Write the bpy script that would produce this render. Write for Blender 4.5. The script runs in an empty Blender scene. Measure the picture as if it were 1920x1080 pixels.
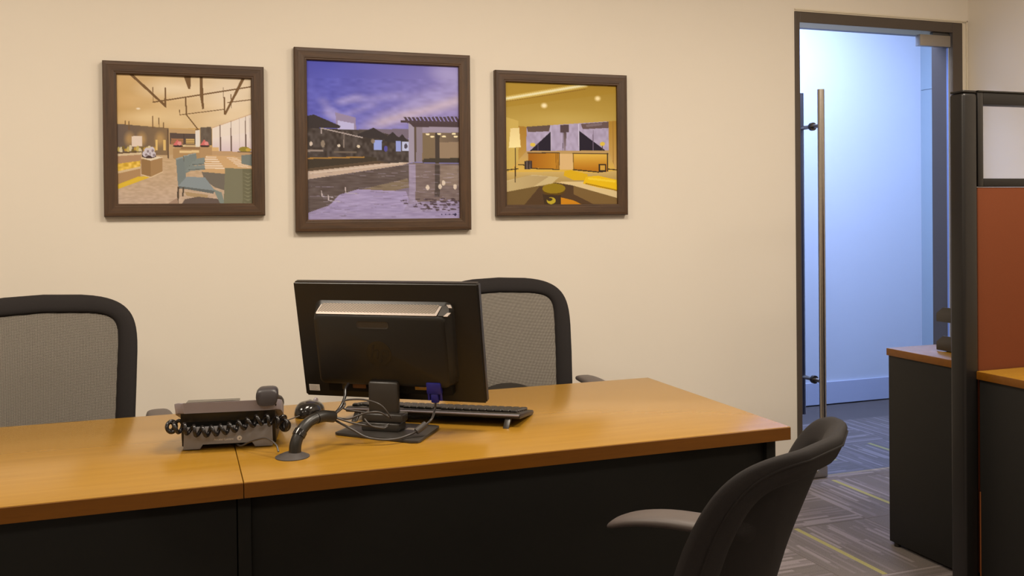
import bpy, bmesh, math, random
import numpy as np
from mathutils import Matrix, Vector
random.seed(7)
rng = np.random.default_rng(3)
PI = math.pi
S = bpy.context.scene
COL = S.collection

# ------------------------------------------------------------------ camera
YAW, TILT, ROLL = .3410722, .0107351, .0104999
r = Vector((math.cos(YAW), -math.sin(YAW), 0)); F = Vector((math.sin(YAW), math.cos(YAW), 0)); d = Vector((0, 0, -1))
F, d = F*math.cos(TILT)+d*math.sin(TILT), d*math.cos(TILT)-F*math.sin(TILT)
r, d = r*math.cos(ROLL)+d*math.sin(ROLL), d*math.cos(ROLL)-r*math.sin(ROLL)
cam = bpy.data.cameras.new('camera')
cam.sensor_width = 36; cam.lens = 36*1766.76/1920
cam.shift_y = -(540-416.5)/1920
cam.clip_start = .02
co = bpy.data.objects.new('camera', cam); COL.objects.link(co)
m = Matrix((r, -d, -F)).transposed().to_4x4(); m.translation = Vector((0, 0, 1.26))
co.matrix_world = m
S.camera = co

# ------------------------------------------------------------------ world, lights, exposure
w = bpy.data.worlds.new('world'); S.world = w; w.use_nodes = True
w.node_tree.nodes['Background'].inputs[0].default_value = (.05, .05, .055, 1)
w.node_tree.nodes['Background'].inputs[1].default_value = .3
S.view_settings.view_transform = 'Standard'; S.view_settings.look = 'None'
S.view_settings.gamma = 1; S.view_settings.exposure = 0; S.view_settings.use_curve_mapping = False
WARM = (1, .885, .735)
BLUE = (.90, .92, 1)
CEIL = 2.72
def area(name, loc, sx, sy, power, color, rot=(0, 0, 0)):
    l = bpy.data.lights.new(name, 'AREA'); l.shape = 'RECTANGLE'; l.size = sx; l.size_y = sy
    l.energy = power; l.color = color
    o = bpy.data.objects.new(name, l); COL.objects.link(o); o.location = loc; o.rotation_euler = rot
    return o
LIGHTS = [(-.9, 1.9), (.9, 1.9), (2.5, 1.6), (-.9, -.4), (.9, -.4), (2.6, -.6)]
for x, y in LIGHTS:
    area('ceiling_light_lamp', (x, y, CEIL-.03), .56, .56, 13 if y < 0 else 47 if x > 2 else 35, WARM)
area('corridor_light_lamp', (3.3, 4.25, CEIL-.03), 1.0, .5, 74, BLUE)

# ------------------------------------------------------------------ helpers
def link(name, me, mat, parent=None):
    o = bpy.data.objects.new(name, me); COL.objects.link(o)
    if mat is not None: me.materials.append(mat)
    if parent is not None: o.parent = parent
    return o
def tag(o, label=None, cat=None, group=None, kind=None):
    if label: o['label'] = label
    if cat: o['category'] = cat
    if group: o['group'] = group
    if kind: o['kind'] = kind
    return o
def empty(name, loc, rz, label, cat, group=None):
    o = bpy.data.objects.new(name, None); COL.objects.link(o); o.location = loc; o.rotation_euler = (0, 0, rz)
    o.empty_display_size = .05
    return tag(o, label, cat, group)
def fin(name, bm, mat, parent=None, smooth=None):
    bmesh.ops.recalc_face_normals(bm, faces=bm.faces)
    me = bpy.data.meshes.new(name); bm.to_mesh(me); bm.free()
    if smooth is not None:
        me.polygons.foreach_set('use_smooth', [True]*len(me.polygons))
        try: me.set_sharp_from_angle(angle=math.radians(smooth))
        except Exception: pass
    return link(name, me, mat, parent)
def add_box(bm, x0, x1, y0, y1, z0, z1, bev=0, seg=2, M=None):
    t = bmesh.new()
    bmesh.ops.create_cube(t, size=1)
    for v in t.verts:
        v.co = Vector(((x0+x1)/2+v.co.x*(x1-x0), (y0+y1)/2+v.co.y*(y1-y0), (z0+z1)/2+v.co.z*(z1-z0)))
    if bev: bmesh.ops.bevel(t, geom=list(t.edges), offset=bev, segments=seg, profile=.5, affect='EDGES', clamp_overlap=True)
    merge(bm, t, M)
def merge(bm, t, M=None):
    mp = {}
    for v in t.verts: mp[v] = bm.verts.new(M @ v.co if M else v.co)
    for f in t.faces:
        try: bm.faces.new([mp[v] for v in f.verts])
        except ValueError: pass
    t.free()
def box(name, b, mat, parent=None, bev=.0015, seg=2, smooth=35):
    bm = bmesh.new(); add_box(bm, *b, bev=bev, seg=seg)
    return fin(name, bm, mat, parent, smooth)
def catmull(pts, n=8):
    P = [np.array(p, float) for p in pts]; P = [2*P[0]-P[1]]+P+[2*P[-1]-P[-2]]; out = []
    for i in range(1, len(P)-2):
        for k in range(n):
            t = k/n
            out.append(.5*((2*P[i])+(-P[i-1]+P[i+1])*t+(2*P[i-1]-5*P[i]+4*P[i+1]-P[i+2])*t*t+(-P[i-1]+3*P[i]-3*P[i+1]+P[i+2])*t**3))
    out.append(P[-2]); return out
def add_tube(bm, pts, rad, n=10, cap=True):
    P = [Vector(p) for p in pts]; k = len(P)
    rad = rad if hasattr(rad, '__len__') else [rad]*k
    up = None; rings = []
    for i, p in enumerate(P):
        t = (P[min(i+1, k-1)]-P[max(i-1, 0)])
        if t.length < 1e-9: t = Vector((0, 0, 1))
        t.normalize()
        if up is None:
            up = t.orthogonal().normalized()
        else:
            up = (up-t*up.dot(t)); up = up.normalized() if up.length > 1e-6 else t.orthogonal().normalized()
        b = t.cross(up)
        rings.append([bm.verts.new(p+(up*math.cos(2*PI*j/n)+b*math.sin(2*PI*j/n))*rad[i]) for j in range(n)])
    for a, b in zip(rings, rings[1:]):
        for j in range(n): bm.faces.new([a[j], a[(j+1) % n], b[(j+1) % n], b[j]])
    if cap:
        bm.faces.new(rings[0][::-1]); bm.faces.new(rings[-1])
def tube(name, pts, rad, mat, parent=None, n=10, smooth=50):
    bm = bmesh.new(); add_tube(bm, pts, rad, n); return fin(name, bm, mat, parent, smooth)
def add_lathe(bm, prof, n=24, M=None):
    rings = []
    for rr, z in prof:
        if rr < 1e-6: rings.append([bm.verts.new((M @ Vector((0, 0, z))) if M else (0, 0, z))])
        else: rings.append([bm.verts.new((M @ Vector((rr*math.cos(2*PI*j/n), rr*math.sin(2*PI*j/n), z))) if M else (rr*math.cos(2*PI*j/n), rr*math.sin(2*PI*j/n), z)) for j in range(n)])
    for a, b in zip(rings, rings[1:]):
        for j in range(n):
            if len(a) == 1 and len(b) == 1: continue
            if len(a) == 1: bm.faces.new([a[0], b[j], b[(j+1) % n]])
            elif len(b) == 1: bm.faces.new([a[j], a[(j+1) % n], b[0]])
            else: bm.faces.new([a[j], a[(j+1) % n], b[(j+1) % n], b[j]])
def add_prism(bm, poly, ax, a0, a1, bev=0):
    """poly: list of 2D points; ax: axis of extrusion 'X','Y','Z'."""
    def mk(p, a):
        return {'X': (a, p[0], p[1]), 'Y': (p[0], a, p[1]), 'Z': (p[0], p[1], a)}[ax]
    t = bmesh.new()
    A = [t.verts.new(mk(p, a0)) for p in poly]; B = [t.verts.new(mk(p, a1)) for p in poly]
    t.faces.new(A[::-1]); t.faces.new(B)
    k = len(poly)
    for i in range(k): t.faces.new([A[i], A[(i+1) % k], B[(i+1) % k], B[i]])
    if bev: bmesh.ops.bevel(t, geom=list(t.edges), offset=bev, segments=2, profile=.5, affect='EDGES', clamp_overlap=True)
    merge(bm, t)
def prism(name, poly, ax, a0, a1, mat, parent=None, bev=0, smooth=35):
    bm = bmesh.new(); add_prism(bm, poly, ax, a0, a1, bev); return fin(name, bm, mat, parent, smooth)
def text_mesh(name, body, size, mat, parent, M, depth=.0003, shear=0, align='CENTER'):
    c = bpy.data.curves.new(name, 'FONT'); c.body = body; c.size = size; c.extrude = depth; c.align_x = align; c.align_y = 'CENTER'; c.shear = shear
    c.resolution_u = 3
    t = bpy.data.objects.new('tmp_text', c); COL.objects.link(t)
    bpy.context.view_layer.update()
    me = bpy.data.meshes.new_from_object(t.evaluated_get(bpy.context.evaluated_depsgraph_get()))
    bpy.data.objects.remove(t); bpy.data.curves.remove(c)
    me.name = name; me.transform(M); me.materials.clear()
    return link(name, me, mat, parent)

# ------------------------------------------------------------------ materials
def srgb(r_, g, b):
    f = lambda c: (c/255)/12.92 if c/255 <= .04045 else (((c/255)+.055)/1.055)**2.4
    return (f(r_), f(g), f(b), 1)
class NT:
    def __init__(s, name):
        s.m = bpy.data.materials.new(name); s.m.use_nodes = True; s.t = s.m.node_tree; s.n = s.t.nodes; s.b = s.n['Principled BSDF']
    def new(s, typ, **kw):
        nd = s.n.new(typ)
        for k, v in kw.items():
            if k.startswith('i_'):
                key = k[2:]; key = int(key) if key.isdigit() else key.replace('_', ' ')
                nd.inputs[key].default_value = v
            else: setattr(nd, k, v)
        return nd
    def l(s, a, b): s.t.links.new(a, b)
    def math(s, op, a, b=None, c=None):
        nd = s.n.new('ShaderNodeMath'); nd.operation = op
        for i, x in enumerate((a, b, c)):
            if x is None: continue
            if hasattr(x, 'is_linked') or hasattr(x, 'links'): s.l(x, nd.inputs[i])
            else: nd.inputs[i].default_value = x
        return nd.outputs[0]
    def mix(s, fac, a, b):
        nd = s.n.new('ShaderNodeMix'); nd.data_type = 'RGBA'
        for i, x in ((0, fac), (6, a), (7, b)):
            if hasattr(x, 'links'): s.l(x, nd.inputs[i])
            else: nd.inputs[i].default_value = x
        return nd.outputs[2]
def plain(name, col, rough=.5, metal=0, noise=.06, nscale=30, bump=0, bscale=200, spec=.5, coat=0):
    k = NT(name); k.b.inputs['Roughness'].default_value = rough; k.b.inputs['Metallic'].default_value = metal
    k.b.inputs['Specular IOR Level'].default_value = spec
    k.b.inputs['Coat Weight'].default_value = coat
    tc = k.new('ShaderNodeTexCoord')
    n = k.new('ShaderNodeTexNoise', i_Scale=nscale, i_Detail=3.0); k.l(tc.outputs['Object'], n.inputs['Vector'])
    a = tuple(c*(1-noise) for c in col[:3])+(1,); b = tuple(min(1, c*(1+noise)) for c in col[:3])+(1,)
    k.l(k.mix(n.outputs[0], a, b), k.b.inputs['Base Color'])
    if bump:
        n2 = k.new('ShaderNodeTexNoise', i_Scale=bscale, i_Detail=2.0); k.l(tc.outputs['Object'], n2.inputs['Vector'])
        bp = k.new('ShaderNodeBump', i_Strength=bump, i_Distance=.001); k.l(n2.outputs[0], bp.inputs['Height']); k.l(bp.outputs[0], k.b.inputs['Normal'])
    return k.m
def wood(name, c1, c2, c3, rough=.3, stretch=(3, 60, 60), scale=1.0, spec=.5, bump=.05):
    k = NT(name); k.b.inputs['Roughness'].default_value = rough; k.b.inputs['Specular IOR Level'].default_value = spec
    tc = k.new('ShaderNodeTexCoord'); mp = k.new('ShaderNodeMapping'); mp.inputs['Scale'].default_value = stretch
    oi = k.new('ShaderNodeObjectInfo')
    vm = k.new('ShaderNodeVectorMath', operation='ADD'); k.l(tc.outputs['Object'], vm.inputs[0]); k.l(oi.outputs['Random'], vm.inputs[1])
    k.l(vm.outputs[0], mp.inputs[0])
    n = k.new('ShaderNodeTexNoise', i_Scale=scale, i_Detail=6.0, i_Roughness=.6, i_Distortion=.4); k.l(mp.outputs[0], n.inputs['Vector'])
    n2 = k.new('ShaderNodeTexNoise', i_Scale=scale*4, i_Detail=4.0); k.l(mp.outputs[0], n2.inputs['Vector'])
    cr = k.new('ShaderNodeValToRGB'); cr.color_ramp.elements[0].position = .3; cr.color_ramp.elements[0].color = c1
    cr.color_ramp.elements[1].position = .7; cr.color_ramp.elements[1].color = c2
    k.l(n.outputs[0], cr.inputs[0])
    f = k.math('MULTIPLY', k.math('GREATER_THAN', n2.outputs[0], .62), .35)
    k.l(k.mix(f, cr.outputs[0], c3), k.b.inputs['Base Color'])
    bp = k.new('ShaderNodeBump', i_Strength=bump, i_Distance=.0005); k.l(n2.outputs[0], bp.inputs['Height']); k.l(bp.outputs[0], k.b.inputs['Normal'])
    return k.m
M = {}
M['wall'] = plain('wall_paint', (.79, .72, .62), .75, noise=.015, nscale=3, bump=.08, bscale=90, spec=.25)
M['ceiling'] = plain('ceiling_paint', (.82, .80, .76), .9, noise=.01)
M['corr_wall'] = plain('corridor_paint', (.66, .70, .75), .6, noise=.015, nscale=2, spec=.3)
M['corr_base'] = plain('corridor_baseboard', (.50, .54, .66), .5, noise=.02)
M['side_panel'] = plain('side_panel_paint', (.33, .42, .47), .6, noise=.02)
M['trim'] = plain('door_trim_paint', (.72, .64, .50), .5, noise=.02)
M['door_frame'] = plain('door_frame_metal', (.085, .065, .05), .45, noise=.05, spec=.4)
M['steel'] = plain('brushed_steel', (.46, .42, .37), .28, 1, noise=.08, nscale=80)
M['steel_dark'] = plain('dark_steel', (.10, .10, .10), .35, 1)
M['patch'] = plain('satin_patch_metal', (.38, .35, .31), .38, .9, noise=.05)
M['desk_wood'] = wood('desk_cherry_laminate', (.285, .142, .013, 1), (.325, .168, .019, 1), (.265, .128, .012, 1), rough=.24, stretch=(2.5, 45, 45), spec=.8, bump=.02)
M['desk_edge'] = wood('desk_edge_laminate', (.150, .052, .003, 1), (.185, .066, .004, 1), (.13, .042, .003, 1), rough=.4, stretch=(3, 60, 60), spec=.3, bump=.02)
M['frame_wood'] = wood('dark_walnut_frame', (.046, .0215, .0085, 1), (.092, .044, .0165, 1), (.032, .014, .006, 1), rough=.5, stretch=(5, 70, 70), bump=.12)
M['frame_wood_v'] = wood('dark_walnut_frame_upright', (.046, .0215, .0085, 1), (.092, .044, .0165, 1), (.032, .014, .006, 1), rough=.5, stretch=(70, 70, 5), bump=.12)
M['lip'] = plain('frame_lip', (.03, .016, .008), .5)
M['panel_dark'] = plain('charcoal_panel', (.0068, .0062, .0050), .65, noise=.12, nscale=8, bump=.05, spec=.18)
M['cabinet_dark'] = plain('charcoal_cabinet', (.012, .0108, .0094), .6, noise=.1, nscale=6, spec=.25)
M['black'] = plain('black_plastic', (.010, .0078, .0055), .38, noise=.1, bump=.04, bscale=600)
M['black_gloss'] = plain('glossy_black_plastic', (.012, .010, .009), .14, noise=.05)
M['grey_plastic'] = plain('dark_grey_plastic', (.055, .047, .044), .45, noise=.08, bump=.05, bscale=500)
M['grey_light'] = plain('grey_plastic', (.25, .22, .245), .38, noise=.06)
M['phone_grey'] = plain('phone_grey_plastic', (.21, .20, .205), .45, noise=.06)
M['handset'] = plain('handset_plastic', (.036, .030, .032), .42, noise=.06)
M['stand'] = plain('stand_plastic', (.035, .030, .026), .35, noise=.05)
M['cable'] = plain('cable_rubber', (.045, .038, .035), .35)
M['coil'] = plain('coil_rubber', (.010, .008, .008), .22)
M['vga'] = plain('blue_plug_plastic', (.012, .012, .20), .4)
M['gold'] = plain('gold_port_metal', (.45, .27, .06), .35, .8)
M['copper'] = plain('dull_copper_port', (.14, .07, .035), .45, .6)
M['silver'] = plain('silver_paint', (.40, .34, .30), .38, .6, noise=.1, nscale=200)
M['white'] = plain('white_label', (.62, .58, .54), .6)
M['label_ink'] = plain('grey_print', (.40, .38, .37), .6)
M['emboss'] = plain('embossed_plastic', (.014, .0105, .006), .3)
M['fabric'] = plain('charcoal_fabric', (.015, .012, .0115), .85, noise=.25, nscale=400, bump=.35, bscale=900, spec=.3)
M['arm'] = plain('arm_pad_plastic', (.085, .068, .062), .5, noise=.05, bump=.05, bscale=500)
M['orange'] = plain('rust_orange_fabric', (.135, .034, .010), .85, noise=.10, nscale=300, bump=.25, bscale=800, spec=.2)
M['post'] = plain('partition_bronze_metal', (.015, .013, .012), .38, .3, noise=.05, spec=.5)
M['tray'] = plain('tray_plastic', (.020, .016, .014), .4)
M['edge_orange'] = plain('orange_edge_band', (.20, .06, .015), .5)
M['diffuser'] = None
def emis(name, col, st):
    k = NT(name); k.b.inputs['Emission Color'].default_value = (*col, 1); k.b.inputs['Emission Strength'].default_value = st; return k.m
M['diffuser'] = emis('lamp_diffuser', WARM, 1.5)
M['diffuser_blue'] = emis('lamp_diffuser_cool', (.5, .66, 1), 2.0)
def glass(name, tint, rough=0.0):
    k = NT(name); k.n.remove(k.b)
    out = [n for n in k.n if n.type == 'OUTPUT_MATERIAL'][0]
    tr = k.new('ShaderNodeBsdfTransparent'); tr.inputs[0].default_value = (*tint, 1)
    gl = k.new('ShaderNodeBsdfGlossy'); gl.inputs['Roughness'].default_value = .02
    fr = k.new('ShaderNodeFresnel'); fr.inputs[0].default_value = 1.45
    geo = k.new('ShaderNodeNewGeometry'); fac = k.math('MULTIPLY', fr.outputs[0], k.math('SUBTRACT', 1.0, geo.outputs['Backfacing']))
    mx = k.new('ShaderNodeMixShader'); k.l(fac, mx.inputs[0]); k.l(tr.outputs[0], mx.inputs[1]); k.l(gl.outputs[0], mx.inputs[2])
    k.l(mx.outputs[0], out.inputs[0]); return k.m
M['glass'] = glass('door_glass', (.69, .765, .96))
M['glass_clear'] = glass('partition_glass', (.97, .97, .97))
k = NT('glass_edge'); k.b.inputs['Base Color'].default_value = (.55, .62, .72, 1); k.b.inputs['Roughness'].default_value = .15; M['glass_edge'] = k.m
# mesh weave: fine holes between threads
def weave(name, col, scale, open_):
    k = NT(name); out = [n for n in k.n if n.type == 'OUTPUT_MATERIAL'][0]
    k.b.inputs['Roughness'].default_value = .7; k.b.inputs['Base Color'].default_value = (*col, 1); k.b.inputs['Specular IOR Level'].default_value = .2
    tc = k.new('ShaderNodeTexCoord'); sp = k.new('ShaderNodeSeparateXYZ'); k.l(tc.outputs['Object'], sp.inputs[0])
    sx = k.math('SINE', k.math('MULTIPLY', k.math('ADD', sp.outputs[0], sp.outputs[2]), scale))
    sz = k.math('SINE', k.math('MULTIPLY', k.math('SUBTRACT', sp.outputs[2], sp.outputs[0]), scale))
    h = k.math('MULTIPLY', sx, sz)
    hole = k.math('GREATER_THAN', h, open_)
    tr = k.new('ShaderNodeBsdfTransparent'); mx = k.new('ShaderNodeMixShader')
    k.l(hole, mx.inputs[0]); k.l(k.b.outputs[0], mx.inputs[1]); k.l(tr.outputs[0], mx.inputs[2]); k.l(mx.outputs[0], out.inputs[0]); return k.m
M['mesh'] = weave('mesh_weave', (.046, .038, .030), 1400, .40)
M['mesh_black'] = weave('black_mesh_weave', (.010, .008, .0075), 1400, .95)
# perforated vent grille
k = NT('perforated_grille'); k.b.inputs['Metallic'].default_value = .5; k.b.inputs['Roughness'].default_value = .4
tc = k.new('ShaderNodeTexCoord'); sp = k.new('ShaderNodeSeparateXYZ'); k.l(tc.outputs['Object'], sp.inputs[0])
a = k.math('SINE', k.math('MULTIPLY', k.math('ADD', sp.outputs[0], k.math('MULTIPLY', sp.outputs[2], .5)), 1500))
b = k.math('SINE', k.math('MULTIPLY', k.math('SUBTRACT', k.math('MULTIPLY', sp.outputs[2], .9), k.math('MULTIPLY', sp.outputs[0], .5)), 1500))
f = k.math('GREATER_THAN', k.math('MULTIPLY', a, b), .02)
k.l(k.mix(f, (.34, .28, .225, 1), (.012, .010, .008, 1)), k.b.inputs['Base Color']); M['grille'] = k.m
# carpet tile: stripes along local y; obj.color = (yellow stripe x, y start, y end)
k = NT('carpet_tile'); k.b.inputs['Roughness'].default_value = .95; k.b.inputs['Specular IOR Level'].default_value = .1
tc = k.new('ShaderNodeTexCoord'); sp = k.new('ShaderNodeSeparateXYZ'); k.l(tc.outputs['Object'], sp.inputs[0]); oi = k.new('ShaderNodeObjectInfo')
X = k.math('ADD', sp.outputs[0], .25); Y = k.math('ADD', sp.outputs[1], .25); R_ = k.math('MULTIPLY', oi.outputs['Random'], 37.0)
def stripes(n, thr, off):
    c = k.math('FLOOR', k.math('MULTIPLY', X, n/.5))
    wn = k.new('ShaderNodeTexWhiteNoise'); wn.noise_dimensions = '2D'
    cx = k.new('ShaderNodeCombineXYZ'); k.l(c, cx.inputs[0]); k.l(k.math('ADD', R_, off), cx.inputs[1]); k.l(cx.outputs[0], wn.inputs['Vector'])
    ws = k.new('ShaderNodeSeparateColor'); k.l(wn.outputs['Color'], ws.inputs[0])
    on = k.math('GREATER_THAN', ws.outputs[0], thr)
    st = k.math('MULTIPLY', ws.outputs[1], .3); ln = k.math('ADD', k.math('MULTIPLY', ws.outputs[2], .25), .17)
    seg = k.math('MULTIPLY', k.math('GREATER_THAN', Y, st), k.math('LESS_THAN', Y, k.math('ADD', st, ln)))
    return k.math('MULTIPLY', on, seg), wn
s1, w1 = stripes(34, .74, 1.3); s2, w2 = stripes(40, .45, 5.7); s3, w3 = stripes(60, .5, 9.1)
c = k.mix(s2, (.185, .158, .145, 1), (.225, .190, .185, 1))
c = k.mix(k.math('MULTIPLY', s3, .5), c, (.155, .132, .122, 1))
c = k.mix(s1, c, (.285, .244, .236, 1))
sc = k.new('ShaderNodeSeparateColor'); k.l(oi.outputs['Color'], sc.inputs[0])
yy = k.math('LESS_THAN', k.math('ABSOLUTE', k.math('SUBTRACT', X, sc.outputs[0])), .0105)
yy = k.math('MULTIPLY', yy, k.math('MULTIPLY', k.math('GREATER_THAN', Y, sc.outputs[1]), k.math('LESS_THAN', Y, sc.outputs[2])))
c = k.mix(yy, c, (.38, .34, .13, 1))
nz = k.new('ShaderNodeTexNoise', i_Scale=350.0, i_Detail=3.0); k.l(tc.outputs['Object'], nz.inputs['Vector'])
cr = k.new('ShaderNodeValToRGB'); cr.color_ramp.elements[0].position = .3; cr.color_ramp.elements[0].color = (.62, .62, .62, 1); cr.color_ramp.elements[1].position = .7; cr.color_ramp.elements[1].color = (1.0, 1.0, 1.0, 1); k.l(nz.outputs[0], cr.inputs[0])
mm = k.n.new('ShaderNodeMix'); mm.data_type = 'RGBA'; mm.blend_type = 'MULTIPLY'; mm.inputs[0].default_value = 1; k.l(c, mm.inputs[6]); k.l(cr.outputs[0], mm.inputs[7])
k.l(mm.outputs[2], k.b.inputs['Base Color'])
bp = k.new('ShaderNodeBump', i_Strength=.5, i_Distance=.002); k.l(nz.outputs[0], bp.inputs['Height']); k.l(bp.outputs[0], k.b.inputs['Normal'])
M['carpet'] = k.m
M['subfloor'] = plain('carpet_backing', (.10, .085, .08), .95)
# print surface: colour attribute painted below
k = NT('photo_print'); at = k.new('ShaderNodeAttribute', attribute_name='print'); k.l(at.outputs['Color'], k.b.inputs['Base Color']); k.b.inputs['Roughness'].default_value = .55; k.b.inputs['Specular IOR Level'].default_value = .2
M['print'] = k.m

# ------------------------------------------------------------------ room
WY = 3.662     # wall with the pictures and the door
WR = 3.715     # right wall
DX0, DX1, DZ = 2.69, 3.675, 2.171
def struct(name, b, mat, bev=0):
    o = box(name, b, mat, None, bev=bev, smooth=None); tag(o, kind='structure'); return o
bm = bmesh.new()
add_box(bm, -2.6, DX0, WY, WY+.13, 0, CEIL); add_box(bm, DX1, WR+.1, WY, WY+.13, 0, CEIL); add_box(bm, DX0, DX1, WY, WY+.13, DZ, CEIL)
wb = fin('wall_back', bm, M['wall']); tag(wb, kind='structure')
struct('wall_right', (WR, WR+.1, -2.4, WY, 0, CEIL), M['wall'])
struct('wall_left', (-2.7, -2.6, -2.4, WY+.13, 0, CEIL), M['wall'])
struct('wall_front', (-2.7, WR+.1, -2.5, -2.4, 0, CEIL), M['wall'])
struct('ceiling', (-2.7, 5.4, -2.5, 5.3, CEIL, CEIL+.1), M['ceiling'])
struct('wall_corridor_back', (1.3, 4.9, 5.05, 5.15, 0, CEIL), M['corr_wall'])
bm = bmesh.new(); add_box(bm, 4.714, 4.8, 3.792, 5.05, 0, 2.043); add_box(bm, 4.714, 4.8, 3.792, 5.05, 2.049, CEIL); add_box(bm, 4.72, 4.79, 3.792, 5.05, 2.04, 2.052)
tag(fin('wall_corridor_right', bm, M['side_panel']), kind='structure')
struct('wall_corridor_left', (1.3, 1.4, 3.792, 5.05, 0, CEIL), M['corr_wall'])
struct('wall_corridor_front', (WR+.1, 4.8, 3.70, 3.792, 0, CEIL), M['corr_wall'])
struct('baseboard_corridor', (1.4, 4.714, 5.038, 5.05, 0, .143), M['corr_base'], bev=.002)
fl = struct('floor', (-2.7, 5.4, -2.5, 5.3, -.10, -.008), M['subfloor'])
# carpet tiles, quarter-turned, 50 cm
tile_me = None
yel = {(0, 0): (.16, 0, .5), (1, 1): (.232, 0, .5), (0, 1): (.25, .0, .24), (-1, 0): (.09, .1, .4), (2, 2): (.36, .1, .5), (2, 3): (.14, 0, .35)}
for i in range(-9, 6):
    for j in range(-7, 4):
        x0, y0 = 2.12+.5*i, 2.62+.5*j
        x1 = x0+.5; y1 = y0+.5
        if tile_me is None:
            bm = bmesh.new(); t = .2494
            add_box(bm, -t, t, -t, t, -.008, 0); 
            bmesh.ops.bevel(bm, geom=[e for e in bm.edges if e.verts[0].co.z > -.001 and e.verts[1].co.z > -.001], offset=.0012, segments=1, affect='EDGES')
            o = fin('carpet_tile', bm, M['carpet'], fl); tile_me = o.data
        else:
            o = bpy.data.objects.new('carpet_tile', tile_me); COL.objects.link(o); o.parent = fl
        o.location = (x0+.25, y0+.25, 0)
        v = (i+j) % 2 == 0
        o.rotation_euler = (0, 0, 0 if v else -PI/2)
        yc = yel.get((i, j))
        if yc is None: yc = (random.uniform(.05, .45), .05, random.uniform(.2, .5)) if random.random() < .4 and not (0 <= i <= 1 and 0 <= j <= 1) else (2, 0, 0)
        o.color = (*yc, 1)

# door frame, trim, glass door
trim = bmesh.new()
for z in (2.186, ): add_box(trim, DX0, 3.706, WY-.008, WY, DZ+.006, DZ+.013, .001)
add_box(trim, 3.699, 3.706, WY-.008, WY, 0, DZ+.013, .001)
add_box(trim, DX0, 3.695, WY-.004, WY, DZ+.0005, DZ+.006, .001); add_box(trim, 3.6755, 3.691, WY-.004, WY, 0, DZ+.004, .001)
tag(fin('trim_1', trim, M['trim']), kind='structure')
df = bmesh.new()
add_box(df, DX0+.0005, 2.716, WY-.006, WY+.135, 0, DZ-.0005, .002); add_box(df, 3.614, DX1-.0005, WY-.006, WY+.135, 0, DZ-.0005, .002); add_box(df, 2.716, 3.614, WY-.006, WY+.135, 2.121, DZ-.0005, .002)
tag(fin('trim_2', df, M['door_frame']), kind='structure')
door = empty('door_1', (3.55, 3.676, 0), 0, None, None); door['kind'] = 'structure'
def dl(x0, x1, y0, y1, z0, z1): return (x0-3.55, x1-3.55, y0-3.676, y1-3.676, z0, z1)
box('glass_pane', dl(2.727, 3.597, 3.670, 3.682, .010, 2.100), M['glass'], door, bev=0, smooth=None)
box('glass_edge', dl(3.5972, 3.6005, 3.670, 3.682, .012, 2.048), M['glass_edge'], door, bev=0, smooth=None)
box('top_patch', dl(3.415, 3.604, 3.660, 3.692, 2.050, 2.105), M['patch'], door, bev=.002)
box('pivot', dl(3.50, 3.604, 3.666, 3.686, 2.106, 2.1205), M['steel_dark'], door, bev=.001)
lk = box('lock_patch', dl(2.722, 2.856, 3.659, 3.693, .004, .056), M['patch'], door, bev=.002)
bm = bmesh.new(); add_lathe(bm, [(0, .003), (.008, .003), (.009, .001), (.009, 0)], 20, Matrix.Translation((2.803-3.55, 3.659-3.676, .033)) @ Matrix.Rotation(PI/2, 4, 'X'))
add_box(bm, 2.8018-3.55, 2.8042-3.55, 3.6545-3.676, 3.6575-3.676, .026, .034)
fin('keyhole', bm, M['steel'], lk, 40)
for nm, yo in (('handle', 3.600), ('handle', 3.752)):
    h = tube(nm, [(2.786-3.55, yo-3.676, .287), (2.786-3.55, yo-3.676, 1.807)], .0158, M['steel'], door, 24, 40)
for z in (1.642, .465):
    s_ = tube('standoff', [(2.786-3.55, 3.601-3.676, z), (2.786-3.55, 3.751-3.676, z)], .0095, M['steel'], door, 16, 40)
    tube('ring', [(2.786-3.55, 3.655-3.676, z), (2.786-3.55, 3.6699-3.676, z)], .019, M['steel_dark'], s_, 20, 40)

# ceiling light fittings (above the frame of the picture, they light the room)
for q, (x, y) in enumerate(LIGHTS+[(3.3, 4.25)]):
    e = empty('ceiling_light', (x, y, CEIL), 0, 'square warm ceiling light panel above ' + ['the left desk', 'the desk with the monitor', 'the right-hand workstation', 'the open floor behind the camera at left', 'the open floor behind the camera at centre', 'the open floor behind the camera at right'][q] if q < 6 else 'square cool ceiling light in the corridor behind the glass door', 'light', 'office ceiling lights' if q < 6 else None)
    bm = bmesh.new()
    for b_ in ((-.31, .31, .29, .31), (-.31, .31, -.31, -.29), (-.31, -.29, -.29, .29), (.29, .31, -.29, .29)): add_box(bm, *b_, -.024, 0)
    fin('frame', bm, M['ceiling'], e)
    box('diffuser', (-.29, .29, -.29, .29, -.012, -.002), M['diffuser'] if q < 6 else M['diffuser_blue'], e, bev=0, smooth=None)

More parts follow.
